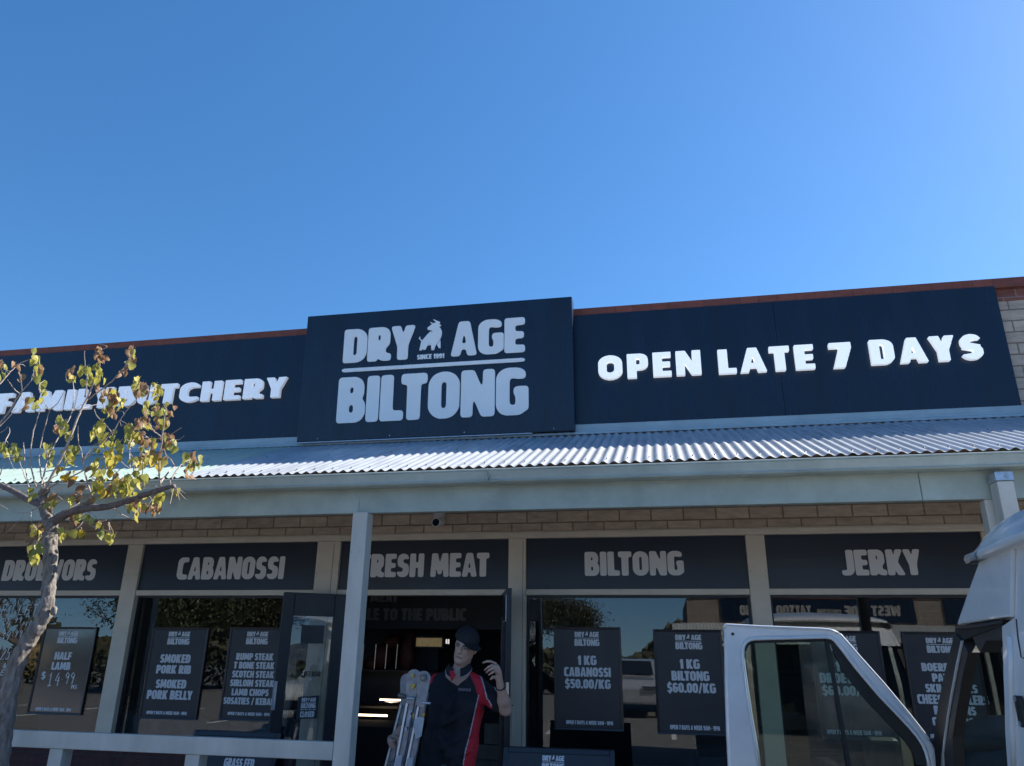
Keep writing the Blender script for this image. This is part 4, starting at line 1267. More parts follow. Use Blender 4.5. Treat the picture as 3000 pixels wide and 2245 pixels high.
# ------------------------------------------------------------------ pavement boards
def a_board(x0, x1, y, ztop, label, parts):
    t = empty('pavement_sign', ((x0 + x1) / 2, y, .13), label, 'pavement sign')
    lean = .16
    zb = .135
    yt, yb = y + .06, y - lean
    yf = lambda z: yb + (yt - yb) * (z - zb) / (ztop - zb)
    f = MB()
    bw = .035
    for (a0, a1, z0, z1) in ((x0, x0 + bw, zb, ztop), (x1 - bw, x1, zb, ztop), (x0 + bw + .001, x1 - bw - .001, ztop - bw, ztop), (x0 + bw + .001, x1 - bw - .001, zb + .08, zb + .08 + bw)):
        f.prism([(a0, yf(z0), z0), (a1, yf(z0), z0), (a1, yf(z1), z1), (a0, yf(z1), z1)], (0, .025, 0))
    f.build('board_frame', M['frame_black'], t, bevel=.003, seg=1)
    f = MB(); f.prism([(x0 + bw, yf(zb + .1) + .008, zb + .1), (x1 - bw, yf(zb + .1) + .008, zb + .1), (x1 - bw, yf(ztop - bw) + .008, ztop - bw), (x0 + bw, yf(ztop - bw) + .008, ztop - bw)], (0, .008, 0))
    f.build('board_panel', M['board'], t)
    f = MB(); f.prism([(x0, 2 * yt - yf(zb) + .03, zb), (x1, 2 * yt - yf(zb) + .03, zb), (x1, yt + .03, ztop), (x0, yt + .03, ztop)], (0, .02, 0))
    f.build('board_back', M['frame_black'], t)
    loops = parts(yf)
    letter_mesh('lettering', loops, 0, .002, M['poster_ink'], t, yfun=lambda z: yf(z) + .0085)
    return t


def parts_r(yf):
    y = 5.98
    xa, xb = PY(1584, 2228, y).x, PY(1650.5, 2228, y).x
    zt_ = PY(1617, 2218, y).z
    Wd = xb - xa
    out = logo_loops(xa, xb, zt_ - .52 * Wd * 1.08, zt_, since=False)
    l, wd = text_loops('OPEN'); out += fit(l, wd, xa, xb, zt_ - .36, zt_ - .28)
    return out


a, b = PY(1475, 2196, 6.05), PY(1799, 2200, 6.05)
a_board(a.x, b.x, 6.0, b.z, 'dark pavement board with the bull logo leaning right of the doorway', parts_r)


def parts_l(yf):
    y = 5.9
    xa, xb = PY(644, 2236, y).x, PY(733, 2236, y).x
    z1 = PY(690, 2226, y).z; hh_ = .058
    l, wd = text_loops('GRASS FED'); out = fit(l, wd, xa, xb, z1 - hh_, z1)
    l, wd = text_loops('BEEF'); out += fit(l, wd, xa + .05, xb - .05, z1 - .14, z1 - .08)
    xm = (xa + xb) / 2
    out += logo_loops(xm - .10, xm + .10, z1 + .03, z1 + .135, since=False)
    return out


a, b = PY(568, 2139, 6.0), PY(822, 2150, 6.0)
a_board(a.x, b.x, 5.95, (a.z + b.z) / 2, 'dark pavement board lettered GRASS FED below the handrail', parts_l)


# ------------------------------------------------------------------ van, parked nose-in with its left door open
XV, YD = 1.20, 4.10
VAN = empty('delivery_van', (2.05, 2.6, 0), 'white high roof van parked on the right with its passenger door open', 'van')
r4 = lambda x, y: (2000 + .46232 * x, 1480 + .46232 * y)
r6 = lambda x, y: (2060 + .28097 * x, 1780 + .28097 * y)
r7 = lambda x, y: (2450 + .28090 * x, 1780 + .28090 * y)
rz = lambda x, y: (2650 + .33238 * x, 1350 + .33238 * y)
XW = 2 * 2.05 - XV


def smooth_poly(pts, n=4, closed=True):
    out = []
    N = len(pts)
    P = [np.array(p, float) for p in pts]
    for i in range(N if closed else N - 1):
        p0, p1, p2, p3 = (P[(i + j) % N] if closed else P[min(max(i + j, 0), N - 1)] for j in (-1, 0, 1, 2))
        for q in range(n):
            t = q / n
            out.append(tuple(.5 * (2 * p1 + (p2 - p0) * t + (2 * p0 - 5 * p1 + 4 * p2 - p3) * t * t + (3 * p1 - p0 - 3 * p2 + p3) * t ** 3)))
    if not closed: out.append(tuple(P[-1]))
    return out


outer_px = [r6(258, 1655), r6(248, 1450), r6(240, 1300), r6(230, 960), r6(225, 700), r6(220, 430), r6(217, 215), r6(224, 184), r6(245, 181), r6(420, 190), r6(600, 200), r6(900, 212), r6(1200, 224), r6(1290, 230), r6(1340, 240), r6(1400, 266),
            r7(50, 290), r7(150, 404), r7(250, 520), r7(375, 660), r7(500, 800), r7(625, 950), r7(750, 1100), r7(830, 1200), r7(900, 1290), r7(965, 1372), r7(1005, 1425), r7(1028, 1480), r7(1038, 1560), r7(1042, 1655)]
inner_px = [r6(585, 1655), r6(545, 1400), r6(500, 1150), r6(460, 880), r6(425, 620), r6(411, 500), r6(413, 440), r6(425, 395), r6(450, 360), r6(490, 337), r6(540, 328), r6(800, 321), r6(1100, 314), r6(1270, 310), r6(1330, 318), r6(1370, 345),
            r7(60, 440), r7(200, 625), r7(325, 775), r7(450, 920), r7(575, 1050), r7(700, 1180), r7(775, 1262), r7(840, 1340), r7(900, 1430), r7(935, 1515), r7(955, 1590), r7(965, 1655)]
XZ = lambda p, Y: (PY(*p, Y).x, PY(*p, Y).z)
outer = [XZ(p, YD) for p in outer_px]
inner = [XZ(p, YD) for p in inner_px]
zlow = 1.00
outer_full = outer + [(outer[-1][0] + .005, .98), (outer[-1][0] + .005, .45), (outer[0][0] + .02, .45), (outer[0][0] + .006, .98)]
inner_full = inner + [(inner[-1][0] + .003, zlow), (inner[0][0] + .02, zlow)]
DR = letter_mesh('door', [outer_full, inner_full], YD + .045, .055, M['wpaint'], VAN, bevel=.014)
DR.data.polygons.foreach_set('use_smooth', [False] * len(DR.data.polygons))
# channel pressed into the inner face of the frame, rubber and glass
o0 = np.array(outer[1:22]); 


def mid_line(f):
    """line part of the way from the window edge to the outer edge of the door frame"""
    A = [np.array(p) for p in inner[0:16]]
    B = [np.array(p) for p in (outer[0:6] + [outer[6]] * 5 + outer[10:15])]
    return [tuple(a + (b - a) * f) for a, b in zip(A, B)]


rb_ = MB()
pts = [Vector((x, YD - .008, z)) for x, z in inner]
rb_.tube(pts, .0085, 6)
rb_.build('window_seal', M['wpaint'], DR, smooth=True)
band = MB()
# dark rubber between the frame and the glass along the top and the raked edge
top_i = [XZ(p, YD) for p in inner_px[6:]]
n_ = len(top_i)
cxy = np.array([PY(2360, 2120, YD).x, PY(2360, 2120, YD).z])
offs_ = []
for i, p in enumerate(top_i):
    p = np.array(p); tdir = np.array(top_i[min(i + 1, n_ - 1)]) - np.array(top_i[max(i - 1, 0)]); tdir /= np.linalg.norm(tdir)
    nr = np.array([tdir[1], -tdir[0]])
    if (cxy - p) @ nr < 0: nr = -nr
    wdt = .020 + (.038 if i > 9 else 0.0) * min(1, (i - 9) / 2 if i > 9 else 0) * (1 - .35 * max(0, (i - 15)) / 7)
    offs_.append(tuple(p + nr * wdt))
vs = [(x, YD + .012, z) for x, z in top_i] + [(x, YD + .016, z) for x, z in offs_] + [(x, YD + .032, z) for x, z in top_i] + [(x, YD + .032, z) for x, z in offs_]
fs = []
for i in range(n_ - 1):
    fs += [(i, i + 1, n_ + i + 1, n_ + i), (2 * n_ + i, 3 * n_ + i, 3 * n_ + i + 1, 2 * n_ + i + 1), (n_ + i, n_ + i + 1, 3 * n_ + i + 1, 3 * n_ + i)]
band.add(vs, fs)
band.build('window_rubber', M['rubber'], DR)
a, b = PY(*r6(1296, 325), YD), PY(*r6(1475, 1655), YD)
q = MB(); q.bar((a.x, YD + .02, a.z), (b.x + .03, YD + .02, zlow + .01), (.009, 0, 0), (0, .008, 0)); q.build('window_divider', M['rubber'], DR)
gl_ = [(x, YD + .030, z) for x, z in inner_full]
q = MB(); q.prism(gl_, (0, .004, 0)); q.build('window_glass', M['glass_car'], DR)
hp = PY(*r6(308, 277), YD - .011)
q = MB(); q.disc((hp.x, YD - .0125, hp.z), (0, 1, 0), .0075, .006, 14); q.build('fixing_hole', M['rubber'], DR)
q = MB(); q.tube([Vector((x, YD - .012, z)) for x, z in outer[6:16]], .006, 6)
q.tube([Vector((x, YD - .006, z)) for x, z in outer[15:26]], .005, 6); q.build('drip_rail', M['wpaint'], DR, smooth=True)
q = MB(); q.box(outer[0][0] + .06, outer[-1][0] - .05, YD - .035, YD - .012, .50, .94); q.build('door_card', M['trim'], DR, bevel=.012)
mm = PY(2590, 2222, YD + .14)
q = MB(); q.box(mm.x - .085, mm.x + .075, YD + .10, YD + .19, mm.z - .19, mm.z + .095); q.build('door_mirror', M['rubber'], DR, bevel=.03, seg=3)
q = MB(); q.tube([(mm.x + .07, YD + .15, mm.z - .1), (mm.x + .2, YD + .07, mm.z - .13)], .012, 8); q.build('mirror_arm', M['rubber'], DR)


def plate(name, pts, X, th, mater, parent=VAN, bevel=.0):
    """outline given as (Y, Z) points on the plane X, thickness inwards"""
    mb = MB(); mb.prism([(X, y, z) for y, z in pts], (th, 0, 0))
    return mb.build(name, mater, parent, bevel=bevel)


YZ = lambda p, X: (PXX(*p, X).y, PXX(*p, X).z)
Ab, At = YZ(r7(1050, 1560), XV), YZ(r7(1280, 300), XV)
# raised cab side, fibreglass
cs = [YZ(rz(450, 1450), XV), YZ(rz(540, 1190), XV), YZ(rz(670, 826), XV), YZ(rz(800, 762), XV), YZ(rz(948, 700), XV), YZ(rz(938, 1383), XV), YZ(rz(862, 1386), XV), YZ(rz(650, 1418), XV)]
plate('cab_side', cs, XV, .05, M['wpaint'], bevel=.010)
plate('cab_side', cs, XW - .05, .05, M['wpaint'], bevel=.010)
# front of the raised cab, between the two sides
q = MB()
fa, fb_ = cs[0], cs[2]
q.add([(XV + .052, fa[0], fa[1]), (XW - .052, fa[0], fa[1]), (XW - .052, fb_[0], fb_[1]), (XV + .052, fb_[0], fb_[1]), (XV + .052, fa[0] - .04, fa[1]), (XW - .052, fa[0] - .04, fa[1]), (XW - .052, fb_[0] - .04, fb_[1]), (XV + .052, fb_[0] - .04, fb_[1])],
      [(0, 1, 2, 3), (4, 7, 6, 5), (0, 4, 5, 1), (2, 6, 7, 3), (0, 3, 7, 4), (1, 5, 6, 2)])
q.build('cab_front', M['wpaint'], VAN)
# body side behind the door
XB = XV + .012
p1_, p2_ = YZ(rz(940, 1383), XB), YZ(rz(950, 700), XB)
lipb = YZ(rz(1053, 655), XV)
slope = (lipb[1] - cs[4][1]) / (lipb[0] - cs[4][0])
zlip = lambda y: cs[2][1] + (cs[4][1] - cs[2][1]) * (y - cs[2][0]) / (cs[4][0] - cs[2][0])
ymin = .25
Bp = [YZ(r7(1733, 130), XB), YZ(r7(1728, 200), XB), YZ(r7(1738, 450), XB), YZ(r7(1745, 700), XB), YZ(r7(1756, 1000), XB), YZ(r7(1762, 1300), XB), YZ(r7(1787, 1655), XB)]
zr_ = cs[4][1] - .012
bs = [(cs[4][0] - .002, zr_), (cs[5][0] - .002, cs[5][1])] + Bp[1:] + [(Bp[-1][0], .42), (ymin, .42), (ymin, zr_ + .02)]
plate('body_side', bs, XB, .05, M['wpaint'])
plate('body_side', bs, XW - .05, .05, M['wpaint'])
q = MB()
for (xa, ya, xb_, yb2, r_) in ((975, 1560, 978, 1655, .010),):
    pass
a, b = PXX(*rz(925, 1560), XB), PXX(*r7(1835, 1655), XB)
q.tube([PXX(*r7(1822, 300), XB - .002), PXX(*r7(1835, 800), XB - .002), PXX(*r7(1850, 1300), XB - .002), PXX(*r7(1860, 1655), XB - .002)], .013, 8)
q.build('pillar_rib', M['wpaint'], VAN, smooth=True)
q = MB(); q.tube([PXX(*rz(985, 1395), XB - .001), PXX(*rz(1000, 1560), XB - .001), PXX(*r7(1930, 520), XB - .001), PXX(*r7(1958, 530), XB - .001)], .0028, 6); q.build('panel_seam', M['trim'], VAN)
lt = PXX(*r7(1945, 1085), XB)
q = MB(); q.box(XB - .016, XB - .001, lt.y - .035, lt.y + .02, lt.z - .052, lt.z + .052); q.build('door_striker', M['rubber'], VAN, bevel=.006)
for dz in (-.04, .04):
    q = MB(); q.disc((XB - .020, lt.y, lt.z + dz), (1, 0, 0), .009, .005, 10); q.build('striker_bolt', M['galv'], VAN)
# roof cap with overhanging lip
lipf = YZ(rz(640, 812), XV - .03)
stn = []
prof_px = [(2869, 1598), (2882, 1576), (2905, 1553), (2928, 1533), (2950, 1518), (2975, 1504), (3000, 1493)]
prof = [YZ(p, XV + .03) for p in prof_px]
lip_pts = [YZ(rz(634, 800), XV - .03), YZ(rz(670, 775), XV - .03), YZ(rz(1053, 615), XV - .03)]
zl = lambda y: lip_pts[0][1] + (lip_pts[2][1] - lip_pts[0][1]) * (y - lip_pts[0][0]) / (lip_pts[2][0] - lip_pts[0][0])
ys = [lip_pts[0][0] + .012] + [lip_pts[0][0] - .01] + [p[0] for p in prof] + [prof[-1][0] - .25, prof[-1][0] - .7, prof[-1][0] - 1.4, ymin]
zs = [zl(ys[0]) + .012, zl(ys[1]) + .03] + [p[1] for p in prof] + [prof[-1][1] + .03, prof[-1][1] + .05, prof[-1][1] + .05, prof[-1][1] + .03]
q = MB(); vs = []; NS = 15
for y, zt_ in zip(ys, zs):
    zz = zl(max(y, prof[-1][0] - .2)); 
    zz = min(zz, zt_ - .005)
    sec = [(XV + .06, zz - .03), (XV - .03, zz - .028), (XV - .036, zz - .012), (XV - .03, zz + .003), (XV - .005, zz + .006 + .1 * (zt_ - zz)), (XV + .012, zz + .55 * (zt_ - zz)), (XV + .03, zt_), (XV + .14, zt_ + .035 * min(1, (zt_ - zz) * 8)), (XV + .4, zt_ + .07 * min(1, (zt_ - zz) * 6)), (2.05, zt_ + .09 * min(1, (zt_ - zz) * 6))]
    full = sec + [(4.1 - x, z) for x, z in reversed(sec[:-1])]
    vs.append([(x, y, z) for x, z in full])
nn = len(vs[0])
q.add([p for r_ in vs for p in r_], [(i * nn + j, i * nn + j + 1, (i + 1) * nn + j + 1, (i + 1) * nn + j) for i in range(len(vs) - 1) for j in range(nn - 1)] + [tuple(range(nn)), tuple(range((len(vs) - 1) * nn, len(vs) * nn))])
rc = q.build('roof', M['wpaint'], VAN, smooth=True)
# pillar between windscreen and door opening
pl_out = [r7(1240, 270), r7(1180, 470), r7(1110, 770), r7(1065, 1000), r7(1035, 1200), r7(1005, 1480), r7(1002, 1655)]
pl_hl = [r7(1300, 345), r7(1245, 600), r7(1185, 930), r7(1150, 1150), r7(1122, 1350), r7(1098, 1530), r7(1090, 1655)]
pl_hr = [r7(1308, 345), r7(1256, 600), r7(1194, 930), r7(1156, 1150), r7(1129, 1350), r7(1106, 1530), r7(1112, 1655)]
pl_in = [r7(1500, 470), r7(1455, 640), r7(1405, 900), r7(1370, 1100), r7(1345, 1250), r7(1328, 1350), r7(1345, 1655)]


def strip(name, A, B, X, th, mater, deep=False):
    mb = MB(); mb.prism([PXX(*p, X) for p in A] + [(X, *PXX(*p, X + (th if deep else 0))[1:]) for p in reversed(B)], (th, 0, 0)); return mb.build(name, mater, VAN)


strip('pillar_seal', pl_out, pl_hl, XV + .006, .012, M['rubber'])
strip('door_pillar', pl_hl, pl_hr, XV + .000, .008, M['wpaint'])
strip('pillar_trim', pl_hr, pl_in, XV + .010, .045, M['trim'], True)
hdp = [r7(1240, 196), r7(1738, 126), r7(1738, 215), r7(1650, 215), r7(1420, 300), r7(1316, 345), r7(1235, 275)]
mb = MB(); mb.prism([PXX(*p, XV + .014) for p in hdp], (.06, 0, 0)); mb.build('door_header', M['rubber'], VAN)
hd2 = [r7(1420, 300), r7(1660, 215), r7(1738, 215), r7(1738, 330), r7(1560, 350), r7(1500, 470)]
mb = MB(); mb.prism([PXX(*p, XV + .022) for p in hd2], (.07, 0, 0)); mb.build('header_trim', M['trim'], VAN)
mb = MB(); mb.tube([PXX(*r7(1265, 215), XV + .008), PXX(*r7(1500, 195), XV + .008), PXX(*r7(1725, 150), XV + .008)], .006, 6); mb.build('header_seal', M['trim'], VAN)
# the other front pillar, windscreen, dash, seats
ta, tb = PXX(*r7(1290, 330), XV), PXX(*r7(1100, 1655), XV)
dirp = (tb - ta)
tb2 = ta + dirp * 1.12
q = MB(); q.bar((XW - .03, ta.y, ta.z), (XW - .03, tb2.y, tb2.z), (.03, 0, 0), (0, .03, .02)); q.build('door_pillar', M['trim'], VAN)
q = MB(); q.add([(XV + .04, ta.y, ta.z), (XW - .04, ta.y, ta.z), (XW - .04, tb2.y, tb2.z), (XV + .04, tb2.y, tb2.z)], [(0, 1, 2, 3)]); q.build('windscreen', M['glass_car'], VAN)
dh = PXX(*r7(1600, 1130), 1.62)
q = MB()
zdash = tb2.z - .06


def dashf(u, v):
    x = XV + .06 + (XW - XV - .12) * u
    a = PI * v
    bump = .12 * math.exp(-((x - 1.62) / .26) ** 2) + .10 * math.exp(-((x - 2.5) / .3) ** 2)
    return (x, tb2.y - .18 - .30 * v + .05 * math.sin(a), zdash - .22 + (.20 + bump) * math.sin(a) ** .6)


q.grid(dashf, 40, 12); q.build('dashboard', M['trim'], VAN, smooth=True)
q = MB(); q.ellipsoid((dh.x + .06, dh.y, dh.z - .14), (.26, .16, .145), 24, 14); q.ellipsoid((dh.x + .1, dh.y - .05, dh.z - .27), (.34, .2, .16), 24, 14); q.build('instrument_cowl', M['trim'], VAN, smooth=True)
for xs_ in (1.62, 2.5):
    q = MB(); q.box(xs_ - .23, xs_ + .23, 2.45, 2.60, .75, 1.38); q.box(xs_ - .23, xs_ + .23, 2.45, 2.95, .60, .745); q.box(xs_ - .11, xs_ + .11, 2.43, 2.54, 1.42, 1.62)
    q.build('seat', M['trim'], VAN, bevel=.04, seg=3)
q = MB()
cst = Vector((2.5, 3.25, 1.08))
ring = [cst + Vector((.19 * math.cos(t), .10 * math.sin(t), .16 * math.sin(t))) for t in [2 * PI * i_ / 24 for i_ in range(25)]]
q.tube(ring, .014, 8, cap=False); q.bar(cst + Vector((-.18, 0, 0)), cst + Vector((.18, 0, 0)), (0, .01, 0), (0, 0, .02)); q.build('steering_wheel', M['rubber'], VAN, smooth=True)
q = MB(); q.box(XV + .03, XW - .03, ymin, 4.35, .42, .52); q.build('van_floor', M['trim'], VAN)
q = MB(); q.box(XV + .03, XW - .03, ymin - .04, ymin - .002, .42, zr_ + .02); q.build('rear_door', M['wpaint'], VAN, bevel=.02)
q = MB(); q.box(XV + .01, XW - .01, YD + .21, 4.72, .40, .98); q.build('bonnet', M['wpaint'], VAN, bevel=.08, seg=3)
q = MB(); q.box(XV, XW, 4.725, 4.80, .36, .56); q.build('bumper', M['rubber'], VAN, bevel=.02)
for xs_ in (XV + .25, XW - .25):
    q = MB(); q.box(xs_ - .14, xs_ + .14, 4.724, 4.745, .68, .84); q.build('headlight', M['chrome'], VAN, bevel=.01)
for yy in (4.25, 1.0):
    for xs_ in (XV + .02, XW - .22):
        wq = MB(); wq.disc((xs_, yy, .33), (1, 0, 0), .33, .2, 28); wo_ = wq.build('wheel', M['tyre'], VAN, bevel=.02)
        wq = MB(); wq.disc((xs_ - .004, yy, .33), (1, 0, 0), .20, .208, 24); wq.build('rim', M['silver'], wo_)

# ------------------------------------------------------------------ street tree
YT_ = 4.4
TREE = empty('street_tree', (PY(-20, 2245, YT_).x, YT_, .11), 'pruned young street tree with grey trunk and sparse yellowing leaves at the left', 'tree')
T4 = lambda x, y: (.27186 * x, 1250 + .27186 * y)
rt = random.Random(3)


def lumpy(mb, amp, freq):
    from mathutils import noise
    out = []
    for v in mb.v:
        p = Vector(v); q_ = Vector((p.x, p.y, p.z * .5)) * freq
        d = Vector((noise.noise(q_), noise.noise(q_ + Vector((9, 4, 1))), noise.noise(q_ + Vector((2, 7, 5)))))
        d2 = Vector((noise.noise(q_ * 2.7), noise.noise(q_ * 2.7 + Vector((9, 4, 1))), 0))
        out.append(tuple(p + d * amp + d2 * amp * .5))
    mb.v = out


def path3(px, dy=None, Y=YT_):
    n = len(px)
    dy = dy or [0] * n
    return [PY(x, y, Y + d) for (x, y), d in zip(px, dy)]


def dense(pts, n=4):
    a = smooth_poly([tuple(p) for p in pts], n, closed=False)
    return [Vector(p) for p in a]


def rads(r, n):
    xs = np.linspace(0, len(r) - 1, n)
    return list(np.interp(xs, np.arange(len(r)), r))


tp = [(-48, 2500), (-22, 2330), (-2, 2195), (17, 2069), (38, 1974), (72, 1897), (103, 1848), (128, 1805), (139, 1765), (143, 1720), (147, 1670), (148, 1603), (147, 1560), (148, 1528)]
tr_px = [36, 33, 31, 29.5, 27, 24.5, 23, 23.5, 20.5, 20, 20.5, 22, 22.5, 25]
pp = dense(path3(tp), 9)
mpp = 1.0 / FPX * 4.35
tb_ = MB()
rr_ = [r * mpp for r in rads(tr_px, len(pp))]
rr_ = [r * (1 + .05 * math.sin(i * 1.9) + .05 * math.sin(i * .8 + 1)) for i, r in enumerate(rr_)]
base = pp[0]; base2 = Vector((base.x - .03, base.y, .10))
tb_.tube([base2] + pp, [.085] + rr_, 40)
for (px, py, r_) in ((158, 1790, 11), (160, 1640, 9), (158, 1590, 8), (140, 1762, 7)):   # knots
    c = PY(px, py, YT_ - .01); tb_.ellipsoid(c, (r_ * mpp, r_ * mpp * .9, r_ * mpp * 1.5), 14, 10)
lumpy(tb_, 0.0075, 26); tb_.build('trunk', M['bark'], TREE, smooth=True)


def limb(px, rpx, dy, mater, name='limb', n=9, sides=12, noise=.06):
    pts = dense(path3(px, dy), n)
    mb = MB(); mb.tube(pts, [r * mpp for r in rads(rpx, len(pts))], 18); lumpy(mb, .0055, 34)
    return mb.build(name, mater, TREE, smooth=True)


limb([(148, 1538), (165, 1522), (204, 1502), (258, 1489), (313, 1485), (381, 1466), (435, 1446), (480, 1432), (510, 1424)], [20, 16, 14.5, 12.5, 10.5, 9, 8.2, 7.4, 7], [0, 0, -.02, -.05, -.08, -.12, -.16, -.18, -.2], M['bark_dk'])
limb([(148, 1535), (138, 1512), (130, 1489), (129, 1465), (128, 1447)], [23, 19, 17, 16, 13], [0, 0, .01, .02, .02], M['bark'])
limb([(132, 1490), (115, 1477), (80, 1462), (54, 1448), (25, 1432), (0, 1421), (-60, 1385), (-120, 1370)], [13, 12, 11, 10.5, 10, 9.5, 8, 6], [0, 0, .03, .05, .08, .1, .15, .2], M['bark_dk'])
limb([(232, 1496), (248, 1482), (262, 1474), (275, 1466)], [13, 13, 10, 6], [-.03, -.04, -.05, -.06], M['bark'], 'knob')
limb([(118, 1452), (130, 1440), (143, 1435)], [12, 15, 7], [.0, .0, .0], M['bark'], 'knob')
# shoots; zoom coordinates of the photograph's left middle
SH = [([(320, 1500), (345, 1430), (400, 1330), (470, 1180), (540, 1000), (575, 920), (610, 860), (650, 750), (690, 640), (700, 520)], 9.5),
      ([(618, 875), (690, 815), (760, 765), (820, 700), (870, 640), (930, 530)], 5),
      ([(310, 1490), (270, 1300), (300, 1110), (345, 950)], 5),
      ([(250, 1480), (212, 1320), (225, 1130), (262, 1000), (275, 950)], 5),
      ([(280, 1500), (320, 1330), (370, 1200), (440, 1080), (500, 960), (510, 800), (495, 700)], 5.5),
      ([(590, 860), (603, 740), (590, 640), (585, 540)], 5),
      ([(1110, 1480), (1103, 1380), (1108, 1250), (1125, 1130), (1135, 1030), (1150, 940)], 6.5),
      ([(1122, 1140), (1070, 1100), (1035, 1050), (1010, 960), (1008, 900), (1030, 820)], 4.5),
      ([(1122, 1145), (1180, 1120), (1255, 1075)], 3.5), ([(1135, 1150), (1180, 1145), (1230, 1158), (1275, 1130)], 3.5),
      ([(1122, 1145), (1060, 1150), (1010, 1130), (960, 1090)], 3.5),
      ([(640, 1545), (600, 1440), (585, 1350), (570, 1280), (560, 1220), (545, 1180), (540, 1060)], 6),
      ([(570, 1310), (640, 1240), (720, 1160), (790, 1090), (830, 1020), (880, 950), (950, 870)], 4.5),
      ([(575, 1305), (640, 1200), (680, 1180), (730, 1120), (775, 1100)], 3.5),
      ([(780, 1105), (720, 1040), (670, 990), (655, 940)], 4),
      ([(-20, 1060), (50, 980), (110, 880), (170, 800), (220, 740)], 5.5), ([(-20, 790), (60, 700), (115, 640)], 5),
      ([(150, 850), (95, 800), (50, 740)], 4), ([(145, 850), (150, 780), (130, 680)], 3.5),
      ([(1175, 1465), (1190, 1420), (1255, 1330), (1300, 1300), (1340, 1275)], 5.5), ([(1110, 1460), (1160, 1390), (1210, 1340)], 6.5),
      ([(1210, 1335), (1180, 1290), (1150, 1270), (1135, 1220)], 3.5),
      ([(205, 1500), (170, 1400), (140, 1320), (125, 1260)], 4), ([(215, 1500), (180, 1380), (165, 1200), (162, 1170)], 4),
      ([(330, 1490), (430, 1440), (520, 1400), (640, 1330), (760, 1230), (850, 1150)], 6),
      ([(250, 1490), (330, 1440), (400, 1400)], 4), ([(-20, 1080), (30, 1030), (120, 930)], 4),
      ([(540, 950), (600, 930), (690, 900), (780, 840)], 3), ([(340, 950), (300, 880), (270, 810)], 3), ([(345, 950), (400, 900), (440, 830)], 3),
      ([(500, 960), (540, 930), (590, 900)], 3), ([(460, 750), (455, 720), (470, 690), (500, 680)], 3),
      ([(760, 1240), (830, 1300), (900, 1360)], 3), ([(900, 1350), (900, 1220), (935, 1130)], 4), ([(930, 1400), (920, 1290), (890, 1230)], 4),
      ([(1000, 1480), (985, 1420), (990, 1330), (970, 1250)], 4), ([(860, 1560), (900, 1470), (930, 1390), (920, 1300)], 4.5),
      ([(700, 1560), (760, 1480), (800, 1400), (860, 1330)], 4), ([(520, 1560), (600, 1480), (640, 1420)], 3.5),
      ([(10, 1290), (60, 1280), (110, 1275), (150, 1260)], 3.5), ([(-10, 1240), (40, 1250), (70, 1300), (100, 1370)], 3.5), ([(0, 1400), (30, 1330), (90, 1290)], 3.5),
      ([(-10, 1110), (30, 1090), (55, 1065)], 3), ([(40, 1160), (65, 1110), (65, 1070)], 3),
      ([(1080, 1480), (1000, 1465), (950, 1450)], 4)]
SH4 = [([(450, 850), (380, 890), (280, 930), (180, 925), (100, 900), (0, 840)], 5), ([(350, 880), (335, 940), (340, 1020), (360, 1065)], 3.5), ([(280, 935), (150, 1070), (20, 1190)], 2.2),
       ([(925, 890), (1000, 950), (1080, 1030)], 4), ([(930, 980), (945, 1020), (990, 1070), (1070, 1102)], 5), ([(905, 950), (900, 1010), (860, 1070), (810, 1105), (700, 1140), (560, 1145), (470, 1130)], 4.5),
       ([(1220, 880), (1320, 950), (1430, 1002)], 5.5), ([(1885, 650), (1940, 720), (2005, 790)], 4), ([(1880, 660), (1915, 720), (1932, 792)], 3.5), ([(1880, 650), (1950, 690), (2000, 725)], 4), ([(1868, 670), (1850, 760), (1833, 835)], 3),
       ([(1600, 740), (1650, 800), (1720, 850)], 3.2), ([(1380, 760), (1350, 870), (1310, 960)], 3.2), ([(860, 820), (760, 880), (620, 950)], 4), ([(560, 720), (640, 760), (720, 830), (830, 860)], 3.5),
       ([(1250, 930), (1170, 1030)], 3), ([(870, 1080), (905, 1160)], 2.2), ([(620, 830), (760, 740), (930, 690)], 3.5), ([(480, 720), (560, 680), (700, 690)], 3)]
tw = MB()
for i, (pl_, r0) in enumerate(SH):
    px = [q1(*p) for p in pl_]
    d0 = rt.uniform(-.12, .12); d1 = d0 + rt.uniform(-.35, .35)
    n = len(px); dy = [d0 + (d1 - d0) * k_ / (n - 1) for k_ in range(n)]
    pts = dense(path3(px, dy), 4)
    pts = [p + Vector((rt.uniform(-1, 1), 0, rt.uniform(-1, 1))) * .003 for p in pts]
    r0 = r0 * k1 * mpp * 1.3
    mb = MB(); mb.tube(pts, [r0 * (1 - .62 * k_ / len(pts)) for k_ in range(len(pts))], 7, noise=.08)
    mb.build('branch', M['twig'], TREE, smooth=True)
for i, (pl_, r0) in enumerate(SH4):
    px = [T4(*p) for p in pl_]
    d0 = rt.uniform(-.1, .0); d1 = d0 + rt.uniform(-.2, .1)
    n = len(px); dy = [d0 + (d1 - d0) * k_ / (n - 1) for k_ in range(n)]
    pts = dense(path3(px, dy), 4)
    r0 = r0 * .2719 * mpp * 1.5
    mb = MB(); mb.tube(pts, [r0 * (1 - .6 * k_ / len(pts)) for k_ in range(len(pts))], 7, noise=.08)
    mb.build('branch', M['twig'], TREE, smooth=True)

